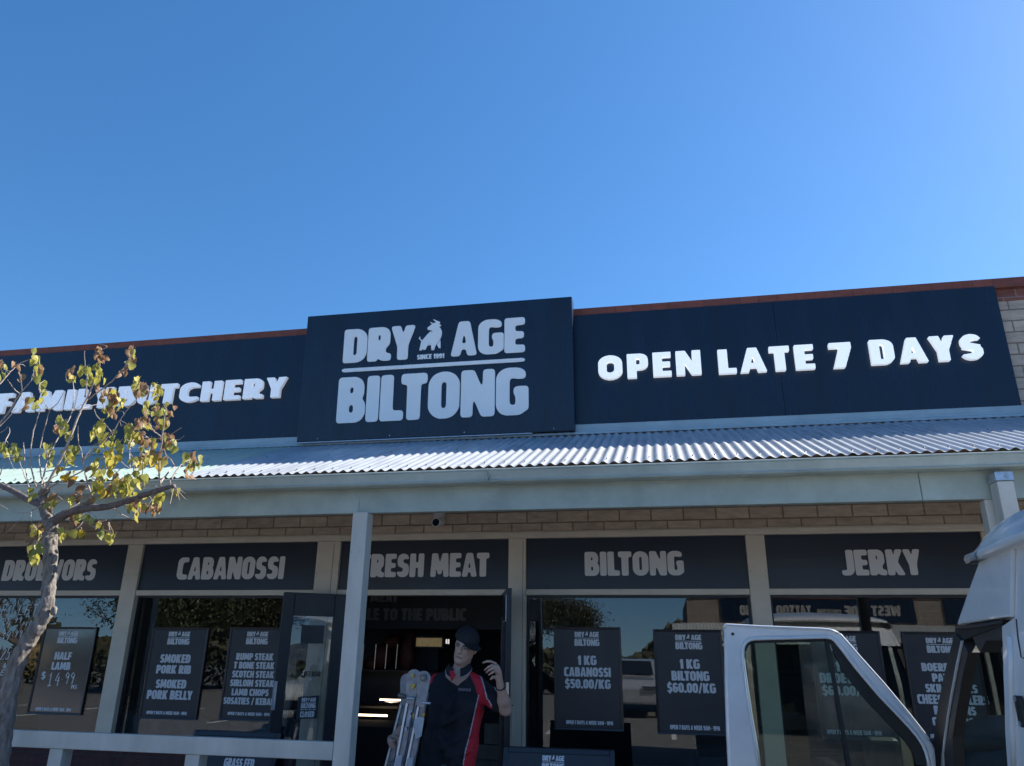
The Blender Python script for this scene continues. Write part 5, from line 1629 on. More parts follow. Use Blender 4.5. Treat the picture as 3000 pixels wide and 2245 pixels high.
CL1 = [(250, 590, 8, 'gy'), (262, 700, 6, 'gb'), (285, 780, 2, 'g'), (692, 570, 8, 'b'), (700, 610, 3, 'b'), (610, 680, 9, 'gy'), (600, 740, 4, 'gy'), (690, 700, 9, 'yg'), (700, 760, 4, 'yb'), (905, 570, 8, 'by'), (915, 610, 8, 'by'), (885, 660, 5, 'b'), (845, 712, 2, 'b'),
       (500, 700, 4, 'b'), (517, 735, 2, 'ya'), (955, 760, 5, 'yg'), (965, 810, 5, 'yb'), (1000, 800, 2, 'b'), (1085, 820, 7, 'yb'), (1110, 845, 4, 'ya'), (770, 850, 9, 'yb'), (800, 880, 10, 'yb'), (720, 860, 5, 'b'), (735, 960, 4, 'yb'), (790, 960, 2, 'b'), (835, 920, 3, 'yg'),
       (1130, 960, 6, 'gy'), (1165, 960, 3, 'b'), (1075, 975, 4, 'yb'), (1010, 960, 5, 'gy'), (990, 1030, 8, 'gb'), (970, 1050, 5, 'b'), (890, 1085, 6, 'yg'), (1070, 1050, 3, 'by'), (1140, 1050, 9, 'by'), (1005, 1085, 4, 'gy'), (680, 1060, 4, 'gy'), (650, 1125, 5, 'gy'),
       (450, 1060, 6, 'gy'), (460, 1115, 4, 'gy'), (425, 1020, 3, 'g'), (400, 1075, 2, 'b'), (720, 1135, 3, 'gy'), (805, 1150, 2, 'g'), (700, 1195, 5, 'yg'), (825, 1215, 2, 'g'), (770, 1190, 4, 'gy'), (900, 1170, 5, 'gy'), (960, 1150, 6, 'by'), (1000, 1180, 6, 'yb'), (1050, 1200, 8, 'by'), (1130, 1170, 6, 'b'), (1180, 1200, 5, 'bg'),
       (330, 1235, 6, 'g'), (345, 1290, 2, 'g'), (470, 1250, 7, 'gy'), (480, 1300, 6, 'yg'), (520, 1230, 3, 'g'), (775, 1265, 6, 'ya'), (790, 1300, 5, 'ya'), (745, 1330, 5, 'ya'), (760, 1360, 4, 'ay'), (1000, 1280, 7, 'yb'), (1030, 1320, 6, 'ay'), (985, 1330, 3, 'a'), (1090, 1300, 3, 'a'), (930, 1320, 2, 'g'), (1130, 1280, 3, 'yb'),
       (1310, 1320, 7, 'gy'), (1350, 1290, 4, 'b'), (1370, 1330, 4, 'g'), (1310, 1390, 4, 'by'), (480, 1400, 4, 'ab'), (490, 1440, 3, 'a'), (420, 1382, 2, 'ay'), (690, 1400, 5, 'yg'), (710, 1440, 7, 'yg'), (680, 1480, 4, 'yg'), (830, 1415, 4, 'b'), (820, 1440, 3, 'yb'), (870, 1450, 6, 'yg'), (850, 1490, 5, 'gy'), (790, 1510, 7, 'yg'), (730, 1530, 5, 'ba'), (640, 1360, 4, 'yb'), (660, 1330, 4, 'gy'),
       (950, 1410, 3, 'yg'), (945, 1460, 4, 'gy'), (1010, 1430, 3, 'yg'), (1010, 1530, 4, 'yg'), (900, 1530, 4, 'yg'), (540, 1570, 3, 'b'), (500, 1580, 3, 'by'), (360, 1580, 5, 'gb'), (355, 1605, 3, 'yb'), (620, 1565, 3, 'yb'), (220, 1530, 3, 'g'), (930, 1610, 6, 'gy'), (980, 1620, 4, 'yb'), (1100, 1570, 3, 'yb'), (1060, 1630, 2, 'b'), (1080, 1630, 2, 'yb'),
       (20, 650, 4, 'bg'), (15, 690, 3, 'g'), (112, 645, 2, 'b'), (135, 725, 2, 'b'), (185, 905, 2, 'gb'), (238, 925, 3, 'yg'), (300, 832, 2, 'y'), (15, 1215, 6, 'g'), (60, 1250, 4, 'g'), (120, 1245, 6, 'g'), (300, 795, 2, 'g'), (560, 1500, 2, 'b'), (1210, 1540, 2, 'y')]
CL4 = [(385, 1100, 3, 'yy'), (395, 1150, 2, 'y'), (455, 1090, 3, 'b'), (340, 1170, 3, 'b'), (335, 1230, 2, 'b'), (650, 1120, 2, 'yb'), (690, 1165, 2, 'y'), (765, 1150, 1, 'y'), (905, 1165, 1, 'a'), (1095, 1065, 2, 'yb'), (1085, 1140, 2, 'g'), (1190, 1090, 2, 'yb'), (1150, 1195, 3, 'yy'), (1205, 1195, 3, 'y'), (1250, 1180, 1, 'y'),
       (350, 1310, 3, 'gb'), (430, 1330, 3, 'g'), (390, 1400, 4, 'yg'), (380, 1450, 3, 'y'), (440, 1270, 2, 'g'), (960, 965, 3, 'g'), (860, 990, 3, 'g'), (850, 960, 2, 'g'), (1470, 950, 2, 'y'), (1700, 880, 2, 'y'), (1640, 900, 2, 'b'), (1720, 780, 3, 'yg'), (1545, 880, 3, 'yb'), (1430, 860, 5, 'gy'), (770, 1010, 2, 'b')]
allp = [q1(*p) for pl_, _ in SH for p in smooth_poly(pl_, 5, closed=False)] + [T4(*p) for pl_, _ in SH4 for p in smooth_poly(pl_, 5, closed=False)]
allp = np.array(allp)
for lst, f_ in ((CL1, q1), (CL4, T4)):
    for (x, y, n, _) in lst:
        c = np.array(f_(x, y - 25))
        d = np.hypot(*(allp - c).T); j = int(np.argmin(d + rt.uniform(0, 25)))
        if d[j] < 4 or d[j] > 75: continue
        for _k in range(2 if n > 4 else 1):
            e_ = c + np.array((rt.gauss(0, 9), rt.gauss(0, 9)))
            m_ = (allp[j] + e_) / 2 + np.array((rt.gauss(0, 8), rt.uniform(-4, 12)))
            dd = rt.uniform(-.1, .1)
            pts = dense(path3([tuple(allp[j]), tuple(m_), tuple(e_)], [0, dd / 2, dd]), 4)
            mb = MB(); mb.tube(pts, [.0028 - .0016 * k_ / len(pts) for k_ in range(len(pts))], 5); mb.build('twig', M['twig'], TREE, smooth=True)
fol = MB()
LM = {'y': 0, 'g': 1, 'b': 2, 'a': 3}
HEART = [(0, 0), (.30, -.06), (.50, .16), (.48, .42), (.28, .74), (0, 1.05), (-.28, .74), (-.48, .42), (-.50, .16), (-.30, -.06)]


def leaf(c, size, kind):
    ax = Vector((rt.uniform(-.55, .55), rt.uniform(-.6, .6), -1)).normalized()     # hangs down
    nrm = Vector((rt.gauss(0, 1), rt.gauss(0, .8), rt.uniform(-.25, .5)))
    nrm = (nrm - ax * nrm.dot(ax))
    if nrm.length < .1: nrm = Vector((0, -1, 0))
    nrm.normalize(); sd_ = ax.cross(nrm)
    curl = rt.uniform(-.9, .9) if kind != 2 else rt.uniform(.4, 1.1) * rt.choice((-1, 1))
    fold = rt.uniform(.05, .75) if kind != 2 else rt.uniform(.4, 1.0)
    fol.mi = kind
    vs = [c + sd_ * (x * size * (1 - .3 * fold)) + ax * (y * size) + nrm * (abs(x) * fold * size + curl * (y - .2) ** 2 * size * .5) for x, y in HEART]
    mid_ = [c + ax * (t_ * size) + nrm * (curl * (t_ - .2) ** 2 * size * .5) for t_ in (.05, .40, .75)]
    vs = vs + mid_
    # right half and left half share the midrib
    fol.add(vs, [(0, 1, 2, 10), (2, 3, 11, 10), (3, 4, 12, 11), (4, 5, 12), (0, 10, 8, 9), (10, 11, 7, 8), (11, 12, 6, 7), (12, 5, 6)])
    if rt.random() < .55:
        fol.tube([c, c - ax * size * .35 + sd_ * rt.uniform(-.2, .2) * size], .0011, 4, cap=False)


for lst, f_, sp in ((CL1, q1, 27), (CL4, T4, 30)):
    for (x, y, n, kinds) in lst:
        d0 = rt.uniform(-.22, .22)
        kpx = k1 if f_ is q1 else .27186
        for k_ in range(int(n * 1.35 + .5)):
            px, py = f_(x + rt.gauss(0, sp * .62), y - 22 + rt.gauss(0, sp * .8))
            c = PY(px, py, YT_ + d0 + rt.uniform(-.06, .06))
            leaf(c, rt.uniform(.034, .062), LM[rt.choice(kinds)])
fo = fol.build('foliage', [M['leaf_y'], M['leaf_g'], M['leaf_b'], M['leaf_a']], TREE, smooth=True)


# ------------------------------------------------------------------ organic shapes: signed distance field + surface nets
class SDF:
    def __init__(s): s.p = []

    def cap(s, a, b, ra, rb=None, k=.02, ys=1.0): s.p.append(('c', np.array(a, float), np.array(b, float), ra, ra if rb is None else rb, k, ys)); return s

    def ell(s, c, r, rot=None, k=.02, sub=False): s.p.append(('e', np.array(c, float), np.array(r, float), np.array(rot) if rot is not None else np.eye(3), k, sub)); return s

    def cut(s, c, n): s.p.append(('h', np.array(c, float), np.array(n, float))); return s

    def mesh(s, h):
        lo_, hi_ = np.full(3, 1e9), np.full(3, -1e9)
        for q in s.p:
            if q[0] == 'c':
                r = max(q[3], q[4]) + .03
                lo_ = np.minimum(lo_, np.minimum(q[1], q[2]) - r); hi_ = np.maximum(hi_, np.maximum(q[1], q[2]) + r)
            elif q[0] == 'e' and not q[5]:
                r = q[2].max() + .03
                lo_ = np.minimum(lo_, q[1] - r); hi_ = np.maximum(hi_, q[1] + r)
        dims = np.ceil((hi_ - lo_) / h).astype(int) + 1
        F = np.full(dims, .06)
        ax = [lo_[i] + h * np.arange(dims[i]) for i in range(3)]
        for q in s.p:
            if q[0] == 'h':
                d = sum((ax[i] - q[1][i]).reshape([-1 if j == i else 1 for j in range(3)]) * q[2][i] for i in range(3))
                F = np.maximum(F, d); continue
            if q[0] == 'c':
                r = max(q[3], q[4]) + .06 + q[5]
                a0 = np.minimum(q[1], q[2]) - r; b0 = np.maximum(q[1], q[2]) + r; k = q[5]
            else:
                r = q[2].max() + .06 + q[4]; a0 = q[1] - r; b0 = q[1] + r; k = q[4]
            i0 = np.clip(np.floor((a0 - lo_) / h).astype(int), 0, dims); i1 = np.clip(np.ceil((b0 - lo_) / h).astype(int) + 1, 0, dims)
            if (i1 <= i0).any(): continue
            X, Y, Z = np.meshgrid(*[ax[i][i0[i]:i1[i]] for i in range(3)], indexing='ij')
            if q[0] == 'c':
                A, B = q[1].copy(), q[2].copy(); ys = q[6]
                yc = A[1]
                px, py, pz = X - A[0], (Y - yc) * ys, Z - A[2]
                d = B - A; d[1] *= ys
                L2 = max(d @ d, 1e-12)
                t = np.clip((px * d[0] + py * d[1] + pz * d[2]) / L2, 0, 1)
                D = np.sqrt((px - t * d[0]) ** 2 + (py - t * d[1]) ** 2 + (pz - t * d[2]) ** 2) - (q[3] + (q[4] - q[3]) * t)
            else:
                R = q[3]; px, py, pz = X - q[1][0], Y - q[1][1], Z - q[1][2]
                u = [R[0][i] * px + R[1][i] * py + R[2][i] * pz for i in range(3)]
                k0 = np.sqrt(sum((u[i] / q[2][i]) ** 2 for i in range(3))) + 1e-9
                k1_ = np.sqrt(sum((u[i] / q[2][i] ** 2) ** 2 for i in range(3))) + 1e-9
                D = k0 * (k0 - 1) / k1_
            S = F[i0[0]:i1[0], i0[1]:i1[1], i0[2]:i1[2]]
            if q[0] == 'e' and q[5]:
                hh = np.clip(.5 - .5 * (S + D) / k, 0, 1)
                S[...] = S + (-D - S) * hh + k * hh * (1 - hh)
            else:
                hh = np.clip(.5 + .5 * (S - D) / k, 0, 1)
                S[...] = S + (D - S) * hh - k * hh * (1 - hh)
        return nets(F, lo_, h)


def nets(F, lo_, h):
    S = F < 0
    c = [S[i:S.shape[0] - 1 + i, j:S.shape[1] - 1 + j, k:S.shape[2] - 1 + k] for i in (0, 1) for j in (0, 1) for k in (0, 1)]
    cnt = sum(x.astype(np.int8) for x in c)
    act = (cnt > 0) & (cnt < 8)
    idx = np.argwhere(act)
    num = np.full(act.shape, -1, int); num[tuple(idx.T)] = np.arange(len(idx))
    acc = np.zeros((len(idx), 3)); n = np.zeros(len(idx))
    crn = [(i, j, k) for i in (0, 1) for j in (0, 1) for k in (0, 1)]
    for a in range(8):
        for b in range(a + 1, 8):
            if sum(abs(crn[a][i] - crn[b][i]) for i in range(3)) != 1: continue
            fa = F[tuple((idx + crn[a]).T)]; fb = F[tuple((idx + crn[b]).T)]
            m_ = (fa < 0) != (fb < 0)
            t = np.where(m_, fa / (fa - fb + 1e-30), 0)
            p = np.array(crn[a]) + t[:, None] * (np.array(crn[b]) - np.array(crn[a]))
            acc[m_] += p[m_]; n[m_] += 1
    V = (idx + acc / n[:, None]) * h + lo_
    faces = []
    for ax in range(3):
        o1, o2 = [(1, 2), (2, 0), (0, 1)][ax]
        sl0 = [slice(1, -1)] * 3; sl0[ax] = slice(0, -1)
        sl1 = list(sl0); sl1[ax] = slice(1, None)
        A, B = S[tuple(sl0)], S[tuple(sl1)]
        e = np.argwhere(A != B)
        off = np.array([1, 1, 1]); off[ax] = 0
        e = e + off
        flip = S[tuple(e.T)]
        d1 = np.zeros(3, int); d1[o1] = 1; d2 = np.zeros(3, int); d2[o2] = 1
        q = np.stack([num[tuple((e - d1 - d2).T)], num[tuple((e - d2).T)], num[tuple(e.T)], num[tuple((e - d1).T)]], 1)
        q = np.where(flip[:, None], q, q[:, ::-1])
        faces.append(q)
    return V, np.concatenate(faces)


def mesh_obj(name, V, Fc, mats, parent, fm=None):
    me = bpy.data.meshes.new(name)
    o0 = np.array(wloc(parent))
    me.from_pydata((V - o0).tolist(), [], Fc.tolist())
    for mm_ in (mats if isinstance(mats, list) else [mats]): me.materials.append(mm_)
    if fm is not None: me.polygons.foreach_set('material_index', fm.astype(np.int32))
    me.polygons.foreach_set('use_smooth', [True] * len(me.polygons))
    me.update()
    o = bpy.data.objects.new(name, me); COL.objects.link(o); o.parent = parent
    return o


# ------------------------------------------------------------------ the man in the doorway
YP = 5.85
J = lambda x, y, d=0.0: np.array(PY(x, y, YP + d))
rp = lambda x, y: (1100 + .2809 * x, 1780 + .2809 * y)
MAN = empty('person', (-1.55, YP, .13), 'man in black and red polo shirt and black cap carrying a folded ladder', 'person')
Rh = (Matrix.Rotation(math.radians(17), 3, 'Y') @ Matrix.Rotation(math.radians(9), 3, 'X') @ Matrix.Rotation(math.radians(-6), 3, 'Z'))
RhN = np.array(Rh)
Hc = J(1365, 1893, 0.0)
HS = 1.03
HL = lambda x, y, z: Hc + RhN @ (np.array([x, y, z]) * HS)
body = SDF()
body.ell(HL(0, .018, .035), np.array([.074, .094, .092]) * HS, RhN, .02)
body.ell(HL(0, -.022, -.042), np.array([.058, .068, .078]) * HS, RhN, .03)
body.cap(HL(-.048, -.005, -.055), HL(-.018, -.062, -.104), .020, .016, .03)
body.cap(HL(.048, -.005, -.055), HL(.018, -.062, -.104), .020, .016, .03)
body.ell(HL(0, -.068, -.106), np.array([.022, .018, .017]) * HS, RhN, .02)
body.cap(HL(-.036, -.080, .020), HL(.036, -.080, .020), .011, .011, .018)       # brow
body.cap(HL(0, -.088, .012), HL(0, -.108, -.030), .0075, .0125, .012)           # nose
body.ell(HL(-.011, -.098, -.034), (.0085, .009, .007), RhN, .008); body.ell(HL(.011, -.098, -.034), (.0085, .009, .007), RhN, .008)
body.ell(HL(-.034, -.040, -.020), (.022, .030, .020), RhN, .02); body.ell(HL(.034, -.040, -.020), (.022, .030, .020), RhN, .02)   # cheekbones
for sx_ in (-1, 1): body.ell(HL(.031 * sx_, -.095, .003), (.017, .014, .010), RhN, .010, sub=True)
body.cap(HL(-.020, -.083, -.066), HL(.020, -.083, -.066), .0075, .0075, .010)
for sx_ in (-1, 1):
    body.ell(HL(.077 * sx_, .012, -.006), (.011, .019, .032), RhN, .008)
NB = J(1345, 1978, .03)
body.cap(HL(0, .025, -.060), NB, .056, .062, .035)
SL_, SR_ = J(1280, 2002, .03), J(1402, 2010, .02)
EL_, ER_ = J(1215, 2088, .07), J(1482, 2079, -.05)
WL_, WR_ = J(1163, 2152, .00), J(1465, 2006, -.16)
CH, WA, HP = J(1340, 2060, .02), J(1318, 2180, .03), J(1306, 2262, .03)
for a, b in ((NB, SL_), (NB, SR_)): body.cap(a, b, .052, .046, .04)
for sx_ in (-.08, .08):
    o_ = np.array([sx_, 0, 0])
    body.cap(NB + o_ * .9 + [0, 0, -.06], CH + o_, .075, .092, .05); body.cap(CH + o_, WA + o_ * .8, .092, .085, .05); body.cap(WA + o_ * .8, HP + o_ * .9, .085, .09, .05)
body.cap(SL_, EL_, .046, .039, .03); body.cap(EL_, WL_, .040, .026, .025)
body.cap(SR_, ER_, .046, .040, .03); body.cap(ER_, ER_ * .65 + WR_ * .35, .041, .042, .025); body.cap(ER_ * .65 + WR_ * .35, WR_, .042, .027, .025)
# raised hand
K_ = [J(1451, 1945, -.205), J(1457, 1952, -.215), J(1461, 1960, -.21), J(1464, 1969, -.20)]
for kk_ in K_: body.cap(WR_ * .9 + kk_ * .1, kk_, .0165, .0118, .016)
fing = [[K_[0], J(1437, 1938, -.232), J(1426, 1938, -.240), J(1415, 1942, -.236)], [K_[1], J(1441, 1950, -.246), J(1430, 1955, -.252), J(1420, 1964, -.240)],
        [K_[2], J(1445, 1958, -.245), J(1434, 1964, -.250), J(1425, 1971, -.238)], [K_[3], J(1450, 1967, -.234), J(1440, 1972, -.240), J(1432, 1978, -.228)]]
for f_ in fing:
    for (a, b), ra, rb in zip(zip(f_, f_[1:]), (.0105, .0092, .0082), (.0092, .0082, .0068)): body.cap(a, b, ra, rb, .005)
th_ = [WR_ * .7 + K_[3] * .3 + [-.006, -.01, 0], J(1452, 1984, -.20), J(1444, 1984, -.215), J(1438, 1990, -.215)]
for (a, b), ra, rb in zip(zip(th_, th_[1:]), (.016, .0115, .0095), (.0115, .0095, .0078)): body.cap(a, b, ra, rb, .008)
# hand closed on the ladder rung
GL = J(1153, 2170, -.035)
body.cap(WL_, J(1152, 2163, -.02), .026, .027, .02)
for i_, (kx, ky) in enumerate(((1141, 2160), (1139, 2167), (1140, 2174), (1143, 2181))):
    k0_ = J(kx, ky, -.035); body.cap(J(1153, 2160 + i_ * 3, -.02), k0_, .015, .011, .014)
    p1f, p2f, p3f = J(kx + 1, ky + 6, -.085), J(kx + 9, ky + 9, -.10), J(kx + 16, ky + 8, -.085)
    for (a, b), ra in zip(((k0_, p1f), (p1f, p2f), (p2f, p3f)), (.0105, .0095, .0082)): body.cap(a, b, ra, ra - .001, .005)
for a, b, ra, rb in ((J(1158, 2160, -.04), J(1168, 2166, -.075), .014, .011), (J(1168, 2166, -.075), J(1166, 2175, -.095), .011, .0085)): body.cap(a, b, ra, rb, .008)
# legs (below the picture)
FLr = .135
HLx, HRx = HP + [-.09, 0, -.06], HP + [.09, 0, -.06]
KLx, KRx = HLx + [-.02, -.05, -.40], HRx + [.02, .02, -.40]
ALx, ARx = np.array([KLx[0] - .01, KLx[1] + .03, FLr + .08]), np.array([KRx[0] + .01, KRx[1] + .05, FLr + .08])
for a, b, c_ in ((HLx, KLx, ALx), (HRx, KRx, ARx)):
    body.cap(a, b, .078, .055, .04); body.cap(b, c_, .054, .036, .03); body.cap(c_ + [0, .02, -.04], c_ + [0, -.13, -.05], .035, .028, .03)
V, Fc = body.mesh(.0052)
mesh_obj('body', V, Fc, M['skin'], MAN)
# face details
for sx_ in (-1, 1):
    q = MB(); q.ellipsoid(HL(.031 * sx_, -.080, .003), (.0125, .010, .0085), 12, 8); e_ = q.build('eye', M['eye_w'], MAN, smooth=True)
    q = MB(); q.ellipsoid(HL(.031 * sx_ - .001, -.0880, .002), (.0060, .003, .0056), 10, 6); q.build('iris', M['eye_d'], e_, smooth=True)
    q = MB(); q.tube([HL(.012 * sx_, -.096, .016), HL(.032 * sx_, -.095, .021), HL(.049 * sx_, -.083, .016)], [.0030, .0040, .002], 6); q.build('eyebrow', M['hair'], MAN, smooth=True)
q = MB(); q.tube([HL(-.021, -.088, -.0665), HL(0, -.0925, -.0655), HL(.021, -.088, -.0665)], [.002, .0042, .002], 6); q.build('mouth', M['lip'], MAN, smooth=True)
hair = SDF()
hair.ell(HL(0, .026, .030), np.array([.0775, .092, .082]) * HS, RhN, .01)
hair.cut(HL(0, -.035, .0), RhN @ np.array([0, -1, .15]))
V, Fc = hair.mesh(.006); mesh_obj('hair', V, Fc, M['hair'], MAN)
# cap
Rc = np.array(Rh @ Matrix.Rotation(math.radians(52), 3, 'Z'))
CLc = lambda x, y, z: Hc + RhN @ np.array([0, .0, .0]) + Rc @ (np.array([x, y, z]) * HS)
cp = SDF()
cp.ell(CLc(0, .010, .050), np.array([.090, .102, .090]) * HS, Rc, .01)
cp.cut(HL(0, 0, .040), RhN @ np.array([-.10, .12, -1]))
V, Fc = cp.mesh(.0055); cap_o = mesh_obj('cap', V, Fc, M['cap_blk'], MAN)
bm2 = SDF()
Rb = np.array(Matrix(Rc.tolist()) @ Matrix.Rotation(math.radians(16), 3, 'X'))
bm2.ell(CLc(0, -.090, .030), np.array([.070, .060, .009]) * HS, Rb, .01)
V, Fc = bm2.mesh(.0045); mesh_obj('cap_brim', V, Fc, M['cap_blk'], cap_o)
q = MB(); q.ellipsoid(CLc(0, .012, .144), (.008, .008, .005), 8, 6); q.build('cap_button', M['cap_blk'], cap_o, smooth=True)
# shirt
sh = SDF()
for sx_ in (-.094, .094):
    o_ = np.array([sx_, 0, 0])
    sh.cap(NB + o_ * .75 + [0, .0, -.065], CH + o_, .082, .108, .05); sh.cap(CH + o_, WA + o_ * 1.02, .108, .106, .05); sh.cap(WA + o_ * 1.02, HP + o_ * 1.05 + [0, 0, .01], .106, .113, .05)
sh.cap(NB + [-.02, .012, -.004], SL_ + [.01, 0, .004], .058, .056, .04); sh.cap(NB + [.02, .012, -.004], SR_ + [-.01, 0, .004], .058, .056, .04)
sh.cap(SR_, SR_ * .30 + ER_ * .70, .063, .071, .035); sh.cap(SL_, SL_ * .35 + EL_ * .65, .062, .068, .035)
# folds
fr_ = random.Random(11)
for (x0_, y0_, x1_, y1_, r_) in ((1300, 2120, 1380, 2080, .010), (1290, 2190, 1375, 2150, .011), (1285, 2150, 1330, 2235, .010), (1360, 2190, 1330, 2245, .011), (1330, 2040, 1300, 2110, .009), (1395, 2065, 1360, 2120, .010), (1425, 2030, 1440, 2070, .010), (1310, 2215, 1380, 2200, .010)):
    sh.cap(J(x0_, y0_, -.075), J(x1_, y1_, -.075), r_ + .010, r_ + .004, .03)
sh.cap(NB + [0, .0, .03], NB + [0, -.01, -.015], .0, .0, .005) if False else None
sh.ell(NB + np.array([0, -.018, .045]), (.066, .075, .060), None, .010, sub=True)
sh.ell(J(*rp(835, 660), -.11), (.024, .05, .040), None, .012, sub=True)
V, Fc = sh.mesh(.0046)
cen = V[Fc].mean(1)
cpx = np.array([proj(c) for c in cen])


def inpoly(P_, poly):
    ins = np.zeros(len(P_), bool)
    for (x0_, y0_), (x1_, y1_) in zip(poly, poly[1:] + poly[:1]):
        if y0_ == y1_: continue
        ins ^= ((y0_ > P_[:, 1]) != (y1_ > P_[:, 1])) & (P_[:, 0] < (x1_ - x0_) * (P_[:, 1] - y0_) / (y1_ - y0_) + x0_)
    return ins


def near(P_, line, d):
    out = np.zeros(len(P_), bool)
    for a, b in zip(line, line[1:]):
        a, b = np.array(a), np.array(b); ab = b - a
        t = np.clip(((P_ - a) @ ab) / (ab @ ab), 0, 1)
        out |= np.hypot(*(P_ - a - t[:, None] * ab).T) < d
    return out


RED = [[rp(*p) for p in q] for q in (
    [(540, 800), (555, 660), (640, 560), (800, 510), (745, 600), (715, 655), (650, 690), (605, 730), (585, 790)],
    [(975, 690), (1010, 630), (1060, 655), (1105, 725), (1132, 820), (1165, 955), (1215, 1010), (1215, 1060), (1130, 1010), (1150, 1180), (1110, 1300), (1075, 1450), (1060, 1700), (905, 1700), (945, 1480), (1000, 1260), (1050, 1020), (1070, 920), (1030, 800)],
    [(1235, 830), (1320, 850), (1320, 905), (1280, 890)])]
PIP = [[rp(*p) for p in q] for q in (
    [(1005, 640), (1065, 672), (1108, 740), (1135, 830), (1162, 945), (1190, 985), (1212, 1030)], [(1075, 915), (1045, 1050), (1005, 1230), (965, 1400), (935, 1510), (915, 1640)],
    [(588, 645), (640, 590), (700, 572), (745, 570)], [(1240, 832), (1262, 868), (1295, 893)])]
fm = np.zeros(len(Fc), int)
front = cen[:, 1] < YP + .06
for q in RED: fm[inpoly(cpx, q)] = 1
for q in PIP: fm[near(cpx, q, 1.35) & front] = 2
shirt = mesh_obj('shirt', V, Fc, [M['shirt_blk'], M['shirt_red'], M['piping']], MAN, fm)
q = MB()
NC = NB + np.array([0, -.004, .022])
TH = np.radians(np.linspace(20, 340, 34))


def cpt(t, r, dz):
    f = math.cos(t)
    return (NC[0] + r * math.sin(t) * 1.02, NC[1] - r * .95 * f, NC[2] + dz - .042 * max(0, f) ** 1.5 + .012)


rows = [[cpt(t, .073, .018) for t in TH], [cpt(t, .074, .050) for t in TH], [cpt(t, .079, .053) for t in TH], [cpt(t, .098 + .012 * max(0, math.cos(t)), .012 - .022 * max(0, math.cos(t))) for t in TH], [cpt(t, .092 + .012 * max(0, math.cos(t)), .009 - .022 * max(0, math.cos(t))) for t in TH]]
nT = len(TH)
q.add([p for r_ in rows for p in r_], [(i * nT + j, i * nT + j + 1, ((i + 1) % 5) * nT + j + 1, ((i + 1) % 5) * nT + j) for i in range(5) for j in range(nT - 1)] + [tuple(i * nT for i in range(5)), tuple(i * nT + nT - 1 for i in range(5))])
q.build('collar', M['shirt_blk'], shirt, smooth=False, bevel=.0015, seg=1)
q = MB(); q.tube([Vector(p) + Vector((0, -.001, -.001)) for p in rows[3]], .0026, 6); q.build('collar_piping', M['piping'], shirt, smooth=True)
q = MB()
q.prism([J(*rp(*p), -.124) for p in ((765, 660), (800, 655), (835, 700), (815, 745), (785, 775), (780, 715))], (0, .012, 0)); q.build('placket', M['shirt_red'], shirt, bevel=.003)
# embroidered scribble on the chest
q = MB()
for r_ in range(2):
    pts = [Vector(J(*rp(865 + 128 * i_ / 16, 845 + 14 * r_ + 8 * i_ / 16 + (9 if i_ % 2 else -6)), -.122)) for i_ in range(17)]
    q.tube(pts, .0016, 5)
q.build('chest_logo', M['piping'], shirt)
# wristband, trousers, boots
q = MB()
wd_ = Vector(WR_ - ER_).normalized(); wu = wd_.cross(Vector((0, 1, 0))).normalized(); wv = wd_.cross(wu)
wc = Vector(WR_ * .88 + ER_ * .12)
q.tube([wc + wu * (.031 * math.cos(t)) + wv * (.031 * math.sin(t)) for t in [2 * PI * i_ / 20 for i_ in range(21)]], .0058, 6, cap=False); q.build('wristband', M['band'], MAN, smooth=True)
trs = SDF()
for a, b, c_ in ((HLx, KLx, ALx), (HRx, KRx, ARx)):
    trs.cap(a + [0, 0, .05], b, .098, .075, .04); trs.cap(b, c_ + [0, 0, -.02], .075, .062, .03)
trs.cap(HP + [-.07, 0, 0], HP + [.07, 0, 0], .098, .098, .04)
V, Fc = trs.mesh(.011); mesh_obj('trousers', V, Fc, M['trouser'], MAN)
for c_ in (ALx, ARx):
    b_ = SDF(); b_.cap(c_ + [0, .02, .02], c_ + [0, .03, -.035], .046, .046, .03); b_.cap(c_ + [0, .02, -.04], c_ + [0, -.15, -.05], .044, .036, .03); b_.cut([0, 0, FLr], [0, 0, -1])
    V, Fc = b_.mesh(.009); mesh_obj('boot', V, Fc, M['shoe'], MAN)

# ------------------------------------------------------------------ the folded ladder he carries
YF, YR = 5.50, 5.86
LAD = empty('ladder', (PY(1185, 2150, YF).x, YF, .3), 'folded aluminium ladder with worn stickers carried upright by the man', 'ladder')


def rail_line(pa, pb, Y, ext):
    a, b = PY(*pa, Y), PY(*pb, Y); a.y = b.y = Y
    d = (b - a).normalized()
    return a, a + d * ((b - a).length * ext), d


def rail(pa, pb, Y, ext, wd=.058):
    a, b, d = rail_line(pa, pb, Y, ext)
    s_ = Vector((d.z, 0, -d.x)); s_ = s_ if s_.x > 0 else -s_
    mb = MB()
    hw_ = wd / 2
    # channel section: web plus two flanges towards the viewer
    sec = [(-hw_, -.016), (-hw_ + .015, -.016), (-hw_ + .019, -.002), (hw_ - .007, -.002), (hw_ - .005, -.010), (hw_, -.010), (hw_, .014), (-hw_, .014)]
    n = len(sec)
    vs = [a + s_ * u + Vector((0, v, 0)) for u, v in sec] + [b + s_ * u + Vector((0, v, 0)) for u, v in sec]
    mb.add(vs, [(i, (i + 1) % n, (i + 1) % n + n, i + n) for i in range(n)] + [tuple(range(n)), tuple(range(n, 2 * n))])
    o = mb.build('rail', M['alu'], LAD, bevel=.0015, seg=1)
    fm_ = MB(); fm_.bar(a + d * .05 + s_ * (-hw_ + .0075) + Vector((0, -.0165, 0)), b + s_ * (-hw_ + .0075) + Vector((0, -.0165, 0)), s_ * .0072, Vector((0, .0008, 0))); fm_.build('flange_highlight', M['alu_lit'], o)  # pale strip paints the sky's brightness onto the left flange
    return o, a, b, d, s_


